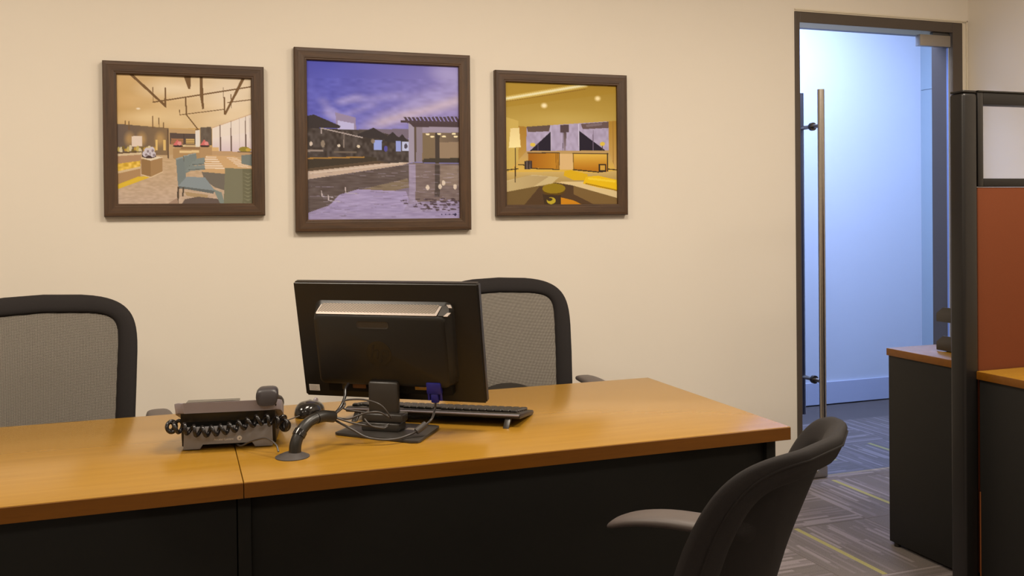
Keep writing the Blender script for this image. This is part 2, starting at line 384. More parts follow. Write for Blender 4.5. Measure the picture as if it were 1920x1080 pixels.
# ------------------------------------------------------------------ framed pictures
KI = np.array([.79, .63, .455])/np.array([.79, .72, .62])*1.0     # light falling on the wall
class Paint:
    """small raster in the coordinates the picture was studied in; becomes a colour attribute"""
    def __init__(s, quad, n=270):
        (s.xl0, s.yt0), (s.xr0, s.yt1), (s.xr1, s.yb1), (s.xl1, s.yb0) = quad
        s.n = n; u, v = np.meshgrid((np.arange(n)+.5)/n, (np.arange(n)+.5)/n)      # v: down
        yt = s.yt0+(s.yt1-s.yt0)*u; yb = s.yb0+(s.yb1-s.yb0)*u; xl = s.xl0+(s.xl1-s.xl0)*v; xr = s.xr0+(s.xr1-s.xr0)*v
        s.X = xl+(xr-xl)*u; s.Y = yt+(yb-yt)*v; s.u = u; s.v = v; s.c = np.zeros((n, n, 3))
    def put(s, m_, col, a=1.0):
        col = np.array(col, float); a = (np.asarray(m_, float)*a)[..., None]; s.c = s.c*(1-a)+col*a
    def pmask(s, pts):
        m_ = np.zeros_like(s.X, bool); k_ = len(pts)
        for i in range(k_):
            x0, y0 = pts[i]; x1, y1 = pts[(i+1) % k_]
            if y0 == y1: continue
            c_ = ((y0 > s.Y) != (y1 > s.Y)) & (s.X < (x1-x0)*(s.Y-y0)/(y1-y0)+x0); m_ ^= c_
        return m_
    def poly(s, pts, col, a=1.0): s.put(s.pmask(pts), col, a)
    def vgrad(s, pts, c0, c1, y0, y1, a=1.0):
        t = np.clip((s.Y-y0)/(y1-y0), 0, 1)[..., None]; m_ = (s.pmask(pts)*a)[..., None]
        s.c = s.c*(1-m_)+(np.array(c0)*(1-t)+np.array(c1)*t)*m_
    def hgrad(s, pts, c0, c1, x0, x1, a=1.0):
        t = np.clip((s.X-x0)/(x1-x0), 0, 1)[..., None]; m_ = (s.pmask(pts)*a)[..., None]
        s.c = s.c*(1-m_)+(np.array(c0)*(1-t)+np.array(c1)*t)*m_
    def line(s, p, q, w_, col, a=1.0):
        p = np.array(p, float); q = np.array(q, float); d_ = q-p; L = (d_**2).sum()
        t = np.clip(((s.X-p[0])*d_[0]+(s.Y-p[1])*d_[1])/max(L, 1e-6), 0, 1)
        s.put(np.hypot(s.X-p[0]-t*d_[0], s.Y-p[1]-t*d_[1]) < w_/2, col, a)
    def ell(s, cx, cy, rx, ry, col, a=1.0, soft=0):
        d_ = np.hypot((s.X-cx)/rx, (s.Y-cy)/ry)
        s.put(np.clip((1-d_)/soft, 0, 1) if soft else d_ < 1, col, a)
    def noise(s, pts, amp, sx, sy, seed=0):
        g = np.random.default_rng(seed); h_, w_ = max(2, int(s.n/sy)), max(2, int(s.n/sx)); a_ = g.random((h_+1, w_+1))
        y = s.v*h_*.999; x = s.u*w_*.999; yi = y.astype(int); xi = x.astype(int); fy = y-yi; fx = x-xi
        b_ = a_[yi, xi]*(1-fy)*(1-fx)+a_[yi+1, xi]*fy*(1-fx)+a_[yi, xi+1]*(1-fy)*fx+a_[yi+1, xi+1]*fy*fx
        m_ = s.pmask(pts) if pts is not None else 1
        s.c = np.clip(s.c+((b_-.5)*2*amp*m_)[..., None], 0, 255); return b_
    def albedo(s):
        c_ = np.clip(s.c, 0, 255)/255; lin = np.where(c_ <= .04045, c_/12.92, ((c_+.055)/1.055)**2.4)
        return np.clip(lin/KI, 0, .93)

def paint_restaurant():
    p = Paint([(122, 160), (927, 185), (932, 930), (130, 930)])
    A = [(0, 0), (1100, 0), (1100, 1100), (0, 1100)]
    p.vgrad(A, (222, 186, 138), (206, 164, 104), 160, 450)
    p.hgrad([(0, 0), (1100, 0), (1100, 480), (0, 480)], (205, 160, 98), (232, 206, 172), 130, 800, .75)
    p.ell(450, 250, 260, 70, (236, 212, 178), .6, .8); p.ell(330, 420, 300, 60, (236, 205, 155), .55, .8); p.ell(780, 270, 220, 120, (236, 212, 184), .6, .8)
    p.noise(A, 6, 30, 12, 1)
    # floor
    p.vgrad([(130, 640), (600, 600), (932, 640), (932, 940), (130, 940)], (196, 160, 118), (196, 165, 138), 640, 900)
    p.noise([(130, 700), (600, 640), (932, 700), (932, 940), (130, 940)], 10, 6, 2.5, 2)
    # back wall zone
    p.poly([(128, 455), (425, 480), (428, 640), (130, 640)], (118, 92, 70)); p.hgrad([(128, 455), (425, 480), (428, 640), (130, 640)], (98, 84, 78), (150, 118, 78), 130, 420, .6)
    for x in (200, 268, 375): p.ell(x, 545, 38, 55, (196, 152, 92), .75, .7)
    p.poly([(213, 528), (272, 528), (272, 588), (213, 588)], (226, 200, 178))
    p.poly([(350, 548), (362, 548), (362, 612), (350, 612)], (226, 184, 110)); p.poly([(393, 548), (408, 548), (408, 612), (393, 612)], (222, 180, 108))
    p.poly([(425, 485), (610, 490), (612, 600), (430, 640)], (190, 152, 106))
    p.poly([(433, 508), (583, 514), (583, 578), (433, 576)], (92, 74, 64)); p.poly([(440, 540), (515, 542), (515, 572), (440, 572)], (168, 116, 78)); p.poly([(528, 543), (578, 545), (578, 572), (528, 572)], (206, 166, 98))
    for y in (552, 563): p.line((440, y), (578, y+2), 2, (120, 88, 64))
    p.line((515, 515), (515, 578), 5, (80, 62, 54))
    p.poly([(585, 495), (612, 490), (612, 600), (585, 590)], (228, 212, 196))
    p.poly([(612, 476), (680, 472), (684, 580), (614, 585)], (104, 88, 74)); p.noise([(612, 476), (680, 472), (684, 580), (614, 585)], 10, 3, 8, 4)
    p.line((422, 490), (424, 655), 8, (106, 80, 58))
    # windows right
    p.poly([(684, 478), (928, 392), (932, 640), (686, 618)], (234, 214, 196)); p.vgrad([(684, 540), (928, 500), (932, 640), (686, 618)], (234, 214, 200), (216, 190, 190), 540, 620)
    p.line((684, 478), (928, 394), 6, (214, 176, 138))
    for x, y0, y1 in ((733, 462, 612), (799, 440, 620), (888, 412, 628)): p.line((x, y0), (x, y1), 5, (128, 100, 86)); p.line((x+2, (y0+y1)/2), (x+2, y1), 9, (110, 84, 72))
    for x in (850, 915): p.line((x, 420), (x, 610), 2, (200, 176, 164))
    # left buffet
    p.poly([(128, 632), (268, 622), (272, 660), (130, 672)], (216, 186, 146)); p.poly([(128, 645), (268, 636), (268, 690), (130, 700)], (178, 136, 100))
    p.poly([(130, 690), (262, 672), (262, 712), (130, 735)], (226, 178, 70)); p.noise([(130, 690), (262, 672), (262, 712), (130, 735)], 30, 5, 4, 5)
    p.poly([(130, 735), (262, 705), (262, 722), (130, 750)], (214, 180, 136)); p.poly([(130, 748), (262, 718), (262, 765), (130, 812)], (176, 134, 90))
    p.poly([(130, 812), (250, 765), (330, 765), (130, 840)], (222, 178, 48)); p.line((140, 822), (300, 762), 14, (224, 180, 60), .7)
    for i in range(16): p.ell(138+i*13.5, 605+8*math.sin(i*2.3), 9, 14+6*math.sin(i*1.7), [(206, 178, 96), (222, 200, 160), (120, 96, 44), (196, 150, 60)][i % 4], .9)
    p.line((130, 628), (262, 620), 7, (100, 72, 46))
    p.poly([(268, 655), (350, 645), (392, 652), (320, 672)], (228, 204, 172)); p.poly([(268, 662), (322, 672), (322, 768), (268, 752)], (150, 112, 70)); p.poly([(322, 672), (390, 655), (390, 735), (322, 768)], (166, 126, 82))
    p.line((270, 755), (322, 770), 5, (222, 190, 150)); p.line((322, 770), (390, 738), 5, (222, 190, 150))
    p.ell(312, 645, 42, 13, (78, 56, 50)); 
    for x, y in ((290, 632), (316, 625), (335, 634), (300, 612), (328, 608)): p.ell(x, y, 16, 17, (206, 190, 190)); p.ell(x+5, y+5, 7, 8, (120, 98, 100), .7)
    # counter + flowers
    p.poly([(450, 600), (612, 590), (612, 665), (470, 670), (450, 655)], (176, 136, 90)); p.poly([(490, 612), (606, 612), (606, 626), (490, 626)], (226, 190, 136)); p.line((505, 598), (610, 600), 14, (150, 112, 76)); p.line((510, 585), (610, 588), 4, (230, 206, 160))
    p.poly([(612, 592), (684, 594), (684, 670), (612, 672)], (180, 140, 96))
    p.poly([(684, 592), (725, 594), (725, 616), (684, 614)], (220, 176, 120)); p.poly([(684, 614), (930, 622), (930, 650), (684, 650)], (190, 150, 108))
    for cx in (480, 640):
        p.ell(cx, 586, 30, 7, (66, 48, 44)); p.poly([(cx-28, 580), (cx-4, 548), (cx+8, 560), (cx+26, 580)], (210, 108, 100)); p.ell(cx+10, 570, 12, 12, (222, 140, 130))
    p.ell(880, 605, 34, 16, (150, 130, 50)); p.ell(905, 608, 18, 10, (196, 158, 64)); p.line((840, 620), (925, 622), 5, (110, 86, 60))
    # table, chairs
    p.poly([(650, 640), (820, 645), (928, 700), (928, 722), (765, 722), (760, 752), (620, 742), (622, 708)], (206, 162, 112))
    for i in range(6): p.line((648-i*5, 650+i*13), (706+i*10, 652+i*13), 7, (232, 204, 174)); p.line((775+i*13, 655+i*10), (835+i*18, 658+i*11), 6, (228, 196, 164))
    p.poly([(620, 738), (760, 750), (762, 850), (700, 830), (640, 790)], (116, 104, 90))
    G = (132, 136, 128)
    for x0, x1, yt, yb, sx in ((562, 588, 628, 690, 640), (540, 566, 632, 705, 636), (512, 544, 640, 735, 640)):
        p.poly([(x0, yt+4), (x1, yt), (x1+6, yb), (x0+8, yb+14)], tuple(c_-6 for c_ in G)); p.poly([(x1, yb-28), (sx, yb-38), (sx, yb-10), (x0+10, yb)], G); p.line((x0+1, yt+5), (x0+8, yb+8), 3, (92, 88, 78)); p.line((x0+3, yt+4), (x1-2, yt+1), 4, (160, 160, 152)); p.line((x1, yb-10), (sx, yb-14), 4, (100, 98, 90))
    p.poly([(468, 660), (510, 650), (520, 700), (528, 775), (480, 822), (474, 740)], (122, 126, 120)); p.line((470, 662), (508, 652), 8, (152, 154, 146))
    p.poly([(530, 768), (640, 770), (700, 850), (480, 822)], (140, 144, 142)); p.poly([(480, 822), (700, 850), (690, 868), (530, 840), (486, 836)], (104, 104, 98))
    p.line((482, 830), (478, 922), 11, (84, 68, 54)); p.line((512, 832), (508, 880), 9, (84, 68, 54)); p.poly([(420, 925), (478, 890), (480, 930)], (164, 132, 108))
    p.poly([(520, 855), (660, 875), (650, 900), (530, 880)], (176, 144, 104)); p.poly([(520, 900), (600, 885), (730, 900), (740, 932), (500, 932)], (104, 86, 76)); p.poly([(690, 840), (740, 860), (760, 930), (730, 925)], (130, 134, 122))
    p.poly([(862, 640), (928, 635), (930, 705), (862, 690)], (120, 122, 112))
    p.poly([(762, 716), (932, 722), (932, 932), (752, 930)], (126, 118, 92)); p.poly([(868, 722), (932, 722), (932, 932), (868, 930)], (112, 104, 78))
    for i in range(9): p.poly([(872, 742+i*22), (902, 750+i*22), (930, 742+i*22), (902, 758+i*22)], (144, 136, 104), .7)
    # ceiling bars
    B = (120, 86, 52)
    p.poly([(192, 160), (215, 160), (412, 345), (412, 360), (400, 352)], B)
    for a_, b_, w_ in (((407, 245), (407, 352), 10), ((335, 240), (337, 328), 5), ((335, 328), (928, 233), 8), ((490, 372), (492, 400), 4), ((492, 402), (760, 368), 5), ((528, 298), (530, 400), 9), ((530, 400), (600, 488), 7), ((585, 488), (606, 488), 4), ((800, 280), (802, 358), 5), ((780, 328), (928, 310), 6), ((752, 240), (754, 300), 3), ((333, 412), (334, 476), 8), ((369, 420), (370, 476), 4), ((396, 450), (396, 478), 8), ((176, 438), (176, 462), 5), ((197, 442), (197, 490), 6)): p.line(a_, b_, w_, B)
    p.poly([(515, 172), (558, 174), (556, 248), (542, 248)], B); p.poly([(612, 174), (628, 174), (636, 365), (626, 368), (612, 290)], B)
    p.poly([(866, 182), (886, 184), (768, 402), (756, 398)], B); p.line((759, 300), (760, 395), 10, B)
    p.ell(250, 366, 16, 8, (246, 226, 200), .8, .6)
    return p.albedo()
def paint_pool():
    p = Paint([(122, 100), (957, 130), (965, 960), (132, 970)])
    A = [(0, 0), (1100, 0), (1100, 1100), (0, 1100)]
    p.vgrad(A, (84, 82, 168), (134, 126, 188), 110, 470)
    p.hgrad([(0, 0), (1100, 0), (1100, 480), (0, 480)], (84, 84, 178), (176, 150, 180), 250, 980, .55)
    n_ = p.noise(A, 5, 40, 20, 3)
    yy_ = p.Y-(470-(p.X-400)*.28); cl = np.exp(-(yy_/38)**2)*np.clip((p.X-380)/150, 0, 1)
    p.put(cl, (204, 180, 190), .8)
    for x0, y0, x1, y1, w_ in ((210, 320, 290, 430, 26), (300, 330, 400, 300, 30), (400, 320, 640, 290, 34), (330, 400, 480, 340, 26), (520, 400, 720, 330, 30), (700, 330, 950, 240, 60), (860, 150, 960, 200, 70), (240, 380, 330, 440, 36)):
        for i in range(7):
            t0 = i/6; p.ell(x0+(x1-x0)*t0, y0+(y1-y0)*t0, w_*1.7, w_, (172, 158, 202), .35, .9)
    p.noise([(0, 200), (1100, 200), (1100, 480), (0, 480)], 9, 9, 4, 8)
    # buildings
    p.poly([(400, 475), (672, 472), (672, 530), (400, 530)], (120, 104, 116))
    p.poly([(278, 385), (386, 412), (388, 492), (280, 470)], (150, 132, 158)); p.poly([(290, 428), (376, 444), (376, 486), (290, 478)], (190, 180, 214))
    p.poly([(122, 470), (480, 480), (676, 530), (676, 655), (122, 700)], (74, 62, 56)); p.noise([(122, 470), (480, 480), (676, 530), (676, 650), (122, 620)], 22, 4, 5, 11)
    for x, y, ww in ((125, 398, 180), (395, 466, 155), (540, 488, 85), (600, 500, 70)):
        if x == 125: p.poly([(122, 405), (165, 397), (305, 458), (298, 470), (122, 470)], (58, 48, 46))
        else: p.poly([(x, y+36), (x+ww*.55, y), (x+ww, y+40), (x+ww, y+62), (x, y+52)], (56, 47, 46))
    p.line((202, 470), (420, 520), 6, (176, 158, 150)); p.line((202, 470), (204, 500), 5, (176, 158, 150)); p.line((322, 490), (322, 575), 4, (140, 122, 110))
    for x, y, w_, h_, c_ in ((505, 560, 22, 28, (150, 160, 224)), (618, 566, 14, 28, (150, 156, 210)), (656, 566, 18, 26, (190, 190, 226)), (658, 566, 9, 14, (70, 60, 70)), (150, 555, 8, 12, (224, 200, 180)), (212, 555, 10, 20, (150, 130, 110)), (296, 565, 8, 8, (236, 214, 190)), (400, 568, 9, 8, (230, 206, 176)), (548, 580, 10, 16, (86, 80, 160)), (330, 600, 60, 5, (110, 94, 80)), (170, 592, 44, 6, (150, 132, 120)), (478, 540, 10, 12, (140, 120, 100))): p.ell(x, y, w_, h_, c_, .9) if w_ < 13 else p.poly([(x-w_, y-h_), (x+w_, y-h_), (x+w_, y+h_), (x-w_, y+h_)], c_)
    p.poly([(130, 632), (430, 622), (500, 628), (500, 650), (132, 690)], (66, 54, 42)); p.line((132, 634), (430, 626), 7, (170, 124, 60))
    # pergola
    p.poly([(700, 455), (965, 455), (965, 650), (700, 650)], (96, 78, 64)); p.hgrad([(750, 490), (965, 490), (965, 640), (750, 640)], (150, 124, 92), (112, 92, 76), 750, 960, .8)
    p.poly([(848, 545), (958, 540), (958, 630), (848, 630)], (150, 124, 98)); p.line((835, 500), (835, 650), 26, (70, 58, 50)); p.poly([(752, 495), (815, 495), (815, 640), (752, 640)], (126, 104, 78))
    p.poly([(748, 460), (965, 458), (965, 490), (748, 492)], (158, 142, 156)); p.poly([(674, 440), (704, 438), (706, 655), (674, 655)], (160, 146, 160)); p.poly([(716, 462), (750, 462), (750, 650), (716, 650)], (140, 124, 132))
    for x, y in ((780, 500), (845, 498), (928, 497), (806, 513), (872, 512), (940, 512)): p.ell(x, y, 12, 5, (248, 224, 176))
    p.poly([(630, 425), (965, 432), (965, 462), (700, 460), (676, 440), (630, 438)], (76, 58, 60))
    for i in range(15): p.poly([(645+i*22, 408-i*.4), (660+i*22, 408-i*.4), (680+i*22, 440), (666+i*22, 440)], (80, 62, 66))
    p.poly([(760, 632), (965, 628), (965, 655), (750, 655)], (66, 56, 46))
    # pool edge, water
    p.vgrad([(128, 745), (700, 655), (965, 660), (965, 970), (130, 970)], (108, 92, 92), (160, 142, 172), 690, 930)
    p.poly([(128, 705), (500, 662), (690, 652), (640, 668), (130, 748)], (196, 168, 146)); p.line((128, 716), (640, 657), 8, (210, 186, 166)); p.poly([(128, 690), (500, 645), (560, 655), (128, 705)], (92, 72, 54))
    p.poly([(130, 748), (520, 690), (676, 668), (676, 760), (600, 800), (480, 840), (330, 820), (240, 890), (130, 930)], (96, 80, 74)); p.poly([(420, 800), (670, 740), (676, 790), (560, 815), (480, 838)], (128, 108, 86))
    p.poly([(676, 660), (965, 664), (965, 860), (676, 870)], (124, 104, 98)); p.poly([(676, 664), (712, 664), (712, 880), (676, 880)], (156, 138, 158)); p.poly([(820, 665), (848, 665), (848, 840), (820, 840)], (84, 70, 64)); p.poly([(850, 670), (958, 670), (958, 780), (850, 780)], (142, 120, 106))
    p.poly([(300, 830), (400, 800), (660, 812), (676, 860), (640, 930), (200, 930), (240, 895)], (164, 146, 178))
    for x, y in ((780, 790), (850, 785), (936, 785), (870, 765)): p.ell(x, y, 10, 14, (240, 216, 190), .8)
    for x, y in ((205, 810), (330, 790), (240, 832)): p.line((x, y), (x+3, y+30), 5, (196, 176, 170)); p.line((x, y+30), (x+60, y+34), 4, (180, 164, 170))
    g = np.random.default_rng(5)
    for i in range(100):
        x = 640+g.random()*325; y = 850+g.random()*68
        if y-850 < (x-640)*.5+20: p.ell(x, y, 13, 4, (78, 60, 62) if i % 3 else (168, 150, 176), .85)
    for i in range(160):
        x = 130+g.random()*830; y = 700+g.random()*250; p.line((x, y), (x+25+g.random()*30, y+g.random()*4-2), 2.5, (190, 172, 196) if g.random() < .5 else (90, 76, 80), .35)
    p.noise([(128, 745), (700, 655), (965, 660), (965, 970), (130, 970)], 12, 12, 2, 17)
    for i in range(4): p.ell(860+i*22, 936, 4, 4, (60, 48, 80))
    p.ell(938, 937, 7, 7, (50, 40, 66))
    return p.albedo()
def paint_lobby():
    p = Paint([(122, 155), (845, 182), (852, 950), (130, 948)])
    A = [(0, 0), (1100, 0), (1100, 1100), (0, 1100)]
    p.vgrad(A, (164, 124, 36), (190, 154, 70), 160, 420)
    p.poly([(122, 200), (530, 160), (845, 182), (845, 230), (125, 320)], (170, 128, 32), .5)
    p.poly([(122, 155), (560, 165), (125, 262)], (176, 136, 44)); 
    for w_, c_ in ((34, (206, 170, 84)), (20, (232, 208, 140)), (9, (244, 230, 184))): p.line((126, 266), (640, 178), w_, c_, .8)
    p.line((640, 178), (780, 182), 6, (228, 200, 130)); p.line((126, 284), (640, 204), 4, (140, 100, 30))
    p.ell(370, 310, 26, 22, (252, 226, 176), 1, .7); p.ell(718, 265, 26, 22, (250, 220, 160), 1, .7); p.ell(500, 400, 360, 70, (206, 172, 92), .5, .9)
    # walls
    p.poly([(122, 380), (208, 408), (208, 720), (125, 725)], (206, 170, 84)); p.vgrad([(208, 440), (260, 446), (260, 720), (208, 700)], (170, 120, 40), (196, 152, 74), 440, 700)
    p.vgrad([(792, 412), (850, 408), (850, 725), (792, 720)], (176, 128, 42), (206, 160, 90), 420, 720); p.line((820, 415), (822, 720), 6, (150, 104, 40), .6)
    p.poly([(258, 445), (792, 412), (792, 640), (258, 620)], (176, 158, 180)); p.noise([(258, 445), (792, 412), (792, 640), (258, 620)], 12, 5, 7, 31)
    p.poly([(258, 445), (410, 435), (400, 475), (268, 480)], (98, 76, 66)); p.poly([(606, 428), (792, 414), (790, 455), (620, 462)], (104, 80, 76)); p.line((650, 440), (740, 430), 16, (150, 130, 136), .5)
    p.poly([(472, 434), (530, 432), (528, 482), (474, 484)], (84, 64, 66)); p.vgrad([(494, 484), (514, 484), (508, 620), (496, 620)], (96, 76, 74), (160, 140, 150), 484, 620)
    p.line((490, 484), (490, 620), 3, (90, 72, 80)); p.line((412, 440), (414, 610), 4, (214, 200, 214)); p.line((594, 430), (596, 612), 5, (214, 200, 214))
    p.poly([(412, 476), (412, 612), (270, 608)], (36, 26, 40)); p.poly([(596, 472), (786, 612), (596, 614)], (36, 26, 40)); p.line((688, 470), (688, 610), 4, (110, 92, 110))
    p.line((330, 560), (332, 606), 4, (100, 84, 110)); p.ell(298, 560, 17, 12, (224, 186, 70)); p.ell(750, 558, 17, 14, (224, 186, 70)); p.line((750, 570), (750, 614), 4, (80, 60, 60))
    p.vgrad([(258, 600), (792, 600), (850, 760), (120, 760)], (190, 150, 92), (224, 176, 70), 610, 740)
    p.poly([(470, 620), (556, 620), (556, 720), (470, 720)], (222, 178, 118))
    p.hgrad([(268, 615), (466, 615), (466, 718), (270, 708)], (164, 96, 12), (196, 132, 34), 270, 460); p.line((266, 612), (468, 614), 6, (70, 48, 26)); p.line((272, 712), (466, 720), 6, (64, 46, 22)); p.line((466, 616), (466, 718), 5, (100, 68, 20))
    for i in range(8): p.line((440+i*3.5, 618), (440+i*3.5, 714), 1.5, (120, 76, 16), .7)
    p.vgrad([(556, 620), (785, 622), (785, 740), (560, 722)], (226, 176, 70), (186, 116, 20), 625, 720); p.line((556, 618), (786, 622), 7, (76, 54, 26)); p.line((558, 722), (785, 745), 8, (70, 50, 24)); p.line((784, 620), (784, 748), 9, (70, 50, 26)); p.line((558, 620), (560, 722), 5, (110, 76, 24))
    p.poly([(724, 686), (774, 686), (774, 742), (724, 738)], (52, 36, 24)); p.poly([(736, 696), (768, 696), (768, 728), (736, 726)], (210, 156, 60))
    p.poly([(246, 664), (294, 662), (294, 716), (246, 718)], (60, 46, 40)); p.line((262, 668), (262, 714), 5, (120, 100, 90)); p.line((280, 668), (280, 714), 3, (110, 90, 80)); p.line((208, 688), (246, 690), 6, (60, 40, 20)); p.line((126, 722), (205, 714), 7, (60, 40, 20)); p.line((788, 720), (850, 726), 7, (60, 40, 20))
    # foreground
    p.vgrad([(125, 735), (480, 735), (700, 745), (852, 730), (852, 950), (128, 950)], (206, 168, 96), (150, 118, 68), 740, 860)
    p.poly([(128, 790), (300, 752), (465, 770), (420, 810), (300, 830), (128, 862)], (206, 178, 124)); p.hgrad([(128, 800), (250, 755), (400, 765), (300, 830), (128, 862)], (196, 166, 110), (166, 132, 84), 130, 400, .6)
    p.poly([(128, 862), (350, 822), (330, 880), (280, 950), (128, 950)], (116, 88, 46)); p.poly([(340, 830), (440, 805), (600, 830), (852, 900), (852, 950), (240, 950)], (84, 58, 34))
    p.poly([(440, 800), (640, 800), (852, 866), (852, 910), (700, 870), (560, 825)], (222, 190, 134)); p.poly([(560, 825), (852, 908), (852, 950), (700, 950), (560, 880)], (126, 94, 50))
    p.poly([(495, 760), (500, 730), (540, 724), (655, 752), (640, 790), (560, 790)], (222, 170, 20)); p.poly([(620, 812), (640, 768), (720, 762), (846, 790), (848, 862), (720, 838)], (236, 184, 16)); p.line((640, 812), (846, 858), 8, (170, 122, 12)); p.line((660, 780), (830, 800), 14, (250, 208, 60), .7)
    p.poly([(478, 900), (560, 920), (620, 950), (478, 950)], (206, 130, 20)); p.ell(432, 850, 74, 38, (96, 66, 12)); p.ell(432, 842, 74, 32, (150, 118, 20)); p.poly([(360, 880), (478, 886), (478, 950), (372, 950)], (64, 44, 26)); p.ell(415, 920, 28, 22, (190, 160, 40)); p.ell(405, 912, 18, 10, (64, 44, 26))
    # floor lamp
    p.line((188, 580), (188, 800), 6, (70, 46, 20)); p.vgrad([(158, 455), (212, 452), (222, 576), (148, 580)], (236, 206, 140), (250, 224, 156), 455, 580)
    return p.albedo()

def print_mesh(name, x0, x1, z0, z1, y, arr, parent):
    n = arr.shape[0]
    xs = np.linspace(x0, x1, n); zs = np.linspace(z1, z0, n)
    co_ = np.empty((n, n, 3), np.float32); co_[..., 0] = xs[None]; co_[..., 1] = y; co_[..., 2] = zs[:, None]
    idx = np.arange(n*n).reshape(n, n)
    q = np.stack([idx[:-1, :-1], idx[1:, :-1], idx[1:, 1:], idx[:-1, 1:]], -1).reshape(-1, 4)
    me = bpy.data.meshes.new(name); me.vertices.add(n*n); me.vertices.foreach_set('co', co_.ravel())
    me.loops.add(q.size); me.loops.foreach_set('vertex_index', q.ravel().astype(np.int32))
    me.polygons.add(len(q)); me.polygons.foreach_set('loop_start', np.arange(0, q.size, 4, dtype=np.int32)); me.polygons.foreach_set('loop_total', np.full(len(q), 4, np.int32))
    me.update(); at_ = me.color_attributes.new('print', 'FLOAT_COLOR', 'POINT')
    rgba = np.ones((n, n, 4), np.float32); rgba[..., :3] = arr; at_.data.foreach_set('color', rgba.ravel())
    return link(name, me, M['print'], parent)
def framed(x0, x1, z0, z1, wd, label, painter, tilt=0):
    cx, cz = (x0+x1)/2, (z0+z1)/2; hw, hh = (x1-x0)/2, (z1-z0)/2
    e = empty('framed_picture', (cx, WY-.003, cz), 0, label, 'picture', 'framed photographs on the wall'); e.rotation_euler = (0, tilt, 0)
    prof = [(0, 0), (0, -.021), (.003, -.0245), (wd*.28, -.0255), (wd*.30, -.0248), (wd*.78, -.0240), (wd*.84, -.0225), (wd*.90, -.0228), (wd*.97, -.021), (wd, -.017), (wd, -.006)]   # (inset, y)
    cs = [(-hw, -hh, 1, 1), (hw, -hh, -1, 1), (hw, hh, -1, -1), (-hw, hh, 1, -1)]
    for i in range(4):
        a_, b_ = cs[i], cs[(i+1) % 4]; bm = bmesh.new()
        A_ = [bm.verts.new((a_[0]+a_[2]*p_[0], p_[1], a_[1]+a_[3]*p_[0])) for p_ in prof]
        B_ = [bm.verts.new((b_[0]+b_[2]*p_[0], p_[1], b_[1]+b_[3]*p_[0])) for p_ in prof]
        k_ = len(prof)
        for j in range(k_): bm.faces.new([A_[j], A_[(j+1) % k_], B_[(j+1) % k_], B_[j]])
        bm.faces.new(A_); bm.faces.new(B_[::-1])
        fin('frame_rail', bm, M['frame_wood'] if i % 2 == 0 else M['frame_wood_v'], e)
    box('backing', (-hw+.01, hw-.01, -.006, -.0005, -hh+.01, hh-.01), M['lip'], e, bev=0, smooth=None)
    print_mesh('print', -hw+wd-.002, hw-wd+.002, -hh+wd-.002, hh-wd+.002, -.012, painter(), e)
framed(-.245, .311, 1.257, 1.813, .0465, 'left framed photo of a restaurant with grey chairs and long table', paint_restaurant, .002)
framed(.423, 1.118, 1.191, 1.893, .0475, 'large middle framed photo of a pool under a violet-blue sky', paint_pool, .002)
framed(1.225, 1.819, 1.243, 1.839, .047, 'right framed photo of a yellow lobby with two counters', paint_lobby, 0)

# ------------------------------------------------------------------ desks
def desk(x0, x1, name_label, ex0, ex1, flush=False):
    e = empty('office_desk', ((x0+x1)/2, 2.215, 0), 0, name_label, 'desk', 'desks standing end to end')
    cx, cy = (x0+x1)/2, 2.215
    L = lambda b_: (b_[0]-cx, b_[1]-cx, b_[2]-cy, b_[3]-cy, b_[4], b_[5])
    box('tabletop', L((x0, x1, 1.861, 2.571, .7205, .75)), M['desk_wood'], e, bev=.0008)
    box('edge_band', L((x0, x1, 1.8595, 1.8609, .7195, .7485)), M['desk_edge'], e, bev=.0003, seg=1)
    box('edge_band', L((x0, x1, 2.5711, 2.5725, .7195, .7485)), M['desk_edge'], e, bev=.0003, seg=1)
    for xa in (ex0, ex1-.025):
        box('end_panel', L((xa, xa+.025, 1.9015 if flush else 1.888, 2.52, .012, .7195)), M['panel_dark'], e)
    box('modesty_panel', L((ex0, ex1, 1.889, 1.901, .012, .7195)) if flush else L((ex0+.0255, ex1-.0255, 1.900, 1.918, .06, .7195)), M['panel_dark'], e)
    for xa in (ex0, ex1-.025):
        for ya in (1.93, 2.48):
            bm = bmesh.new(); add_lathe(bm, [(0, 0), (.011, 0), (.011, .010), (0, .0119)], 12, Matrix.Translation((xa+.0125-cx, ya-cy, 0))); fin('foot', bm, M['black'], e, 40)
    return e
desk(.1130, 1.348, 'wooden desk with charcoal panels carrying the computer monitor', .102, 1.326)
desk(-1.125, .1112, 'wooden desk at left in front of the left mesh chair', -1.12, .1000, True)

# ------------------------------------------------------------------ monitor
a_m = -.6136
e = empty('computer_monitor', (.470, 2.165, .7502), a_m, 'black computer monitor turned away, its back vents and blue plug showing', 'monitor')
mm_ = Matrix.Translation((.470, 2.165, .75)) @ Matrix.Rotation(a_m, 4, 'Z')
inv = mm_.inverted()
pb = inv @ Vector((.4795, 2.2037, .8171))      # bottom centre of the back plane, local
W_, H_ = .4627, .2882
Mt = Matrix.Translation(pb) @ Matrix.Rotation(.208, 4, 'X')      # local: x width, z up panel, -y toward the viewer of the back
def tf(o):
    o.data.transform(Mt); return o
bm = bmesh.new()
# casing: flat back rim and thin sides
t = bmesh.new(); add_box(t, -W_/2, W_/2, 0, .022, 0, H_); bmesh.ops.bevel(t, geom=list(t.edges), offset=.004, segments=3, affect='EDGES'); merge(bm, t)
case = tf(fin('casing', bm, M['black'], e, 35))
box_ = box('screen', (-W_/2+.018, W_/2-.018, .0222, .0228, .020, H_-.018), M['black_gloss'], e, bev=0, smooth=None); tf(box_)
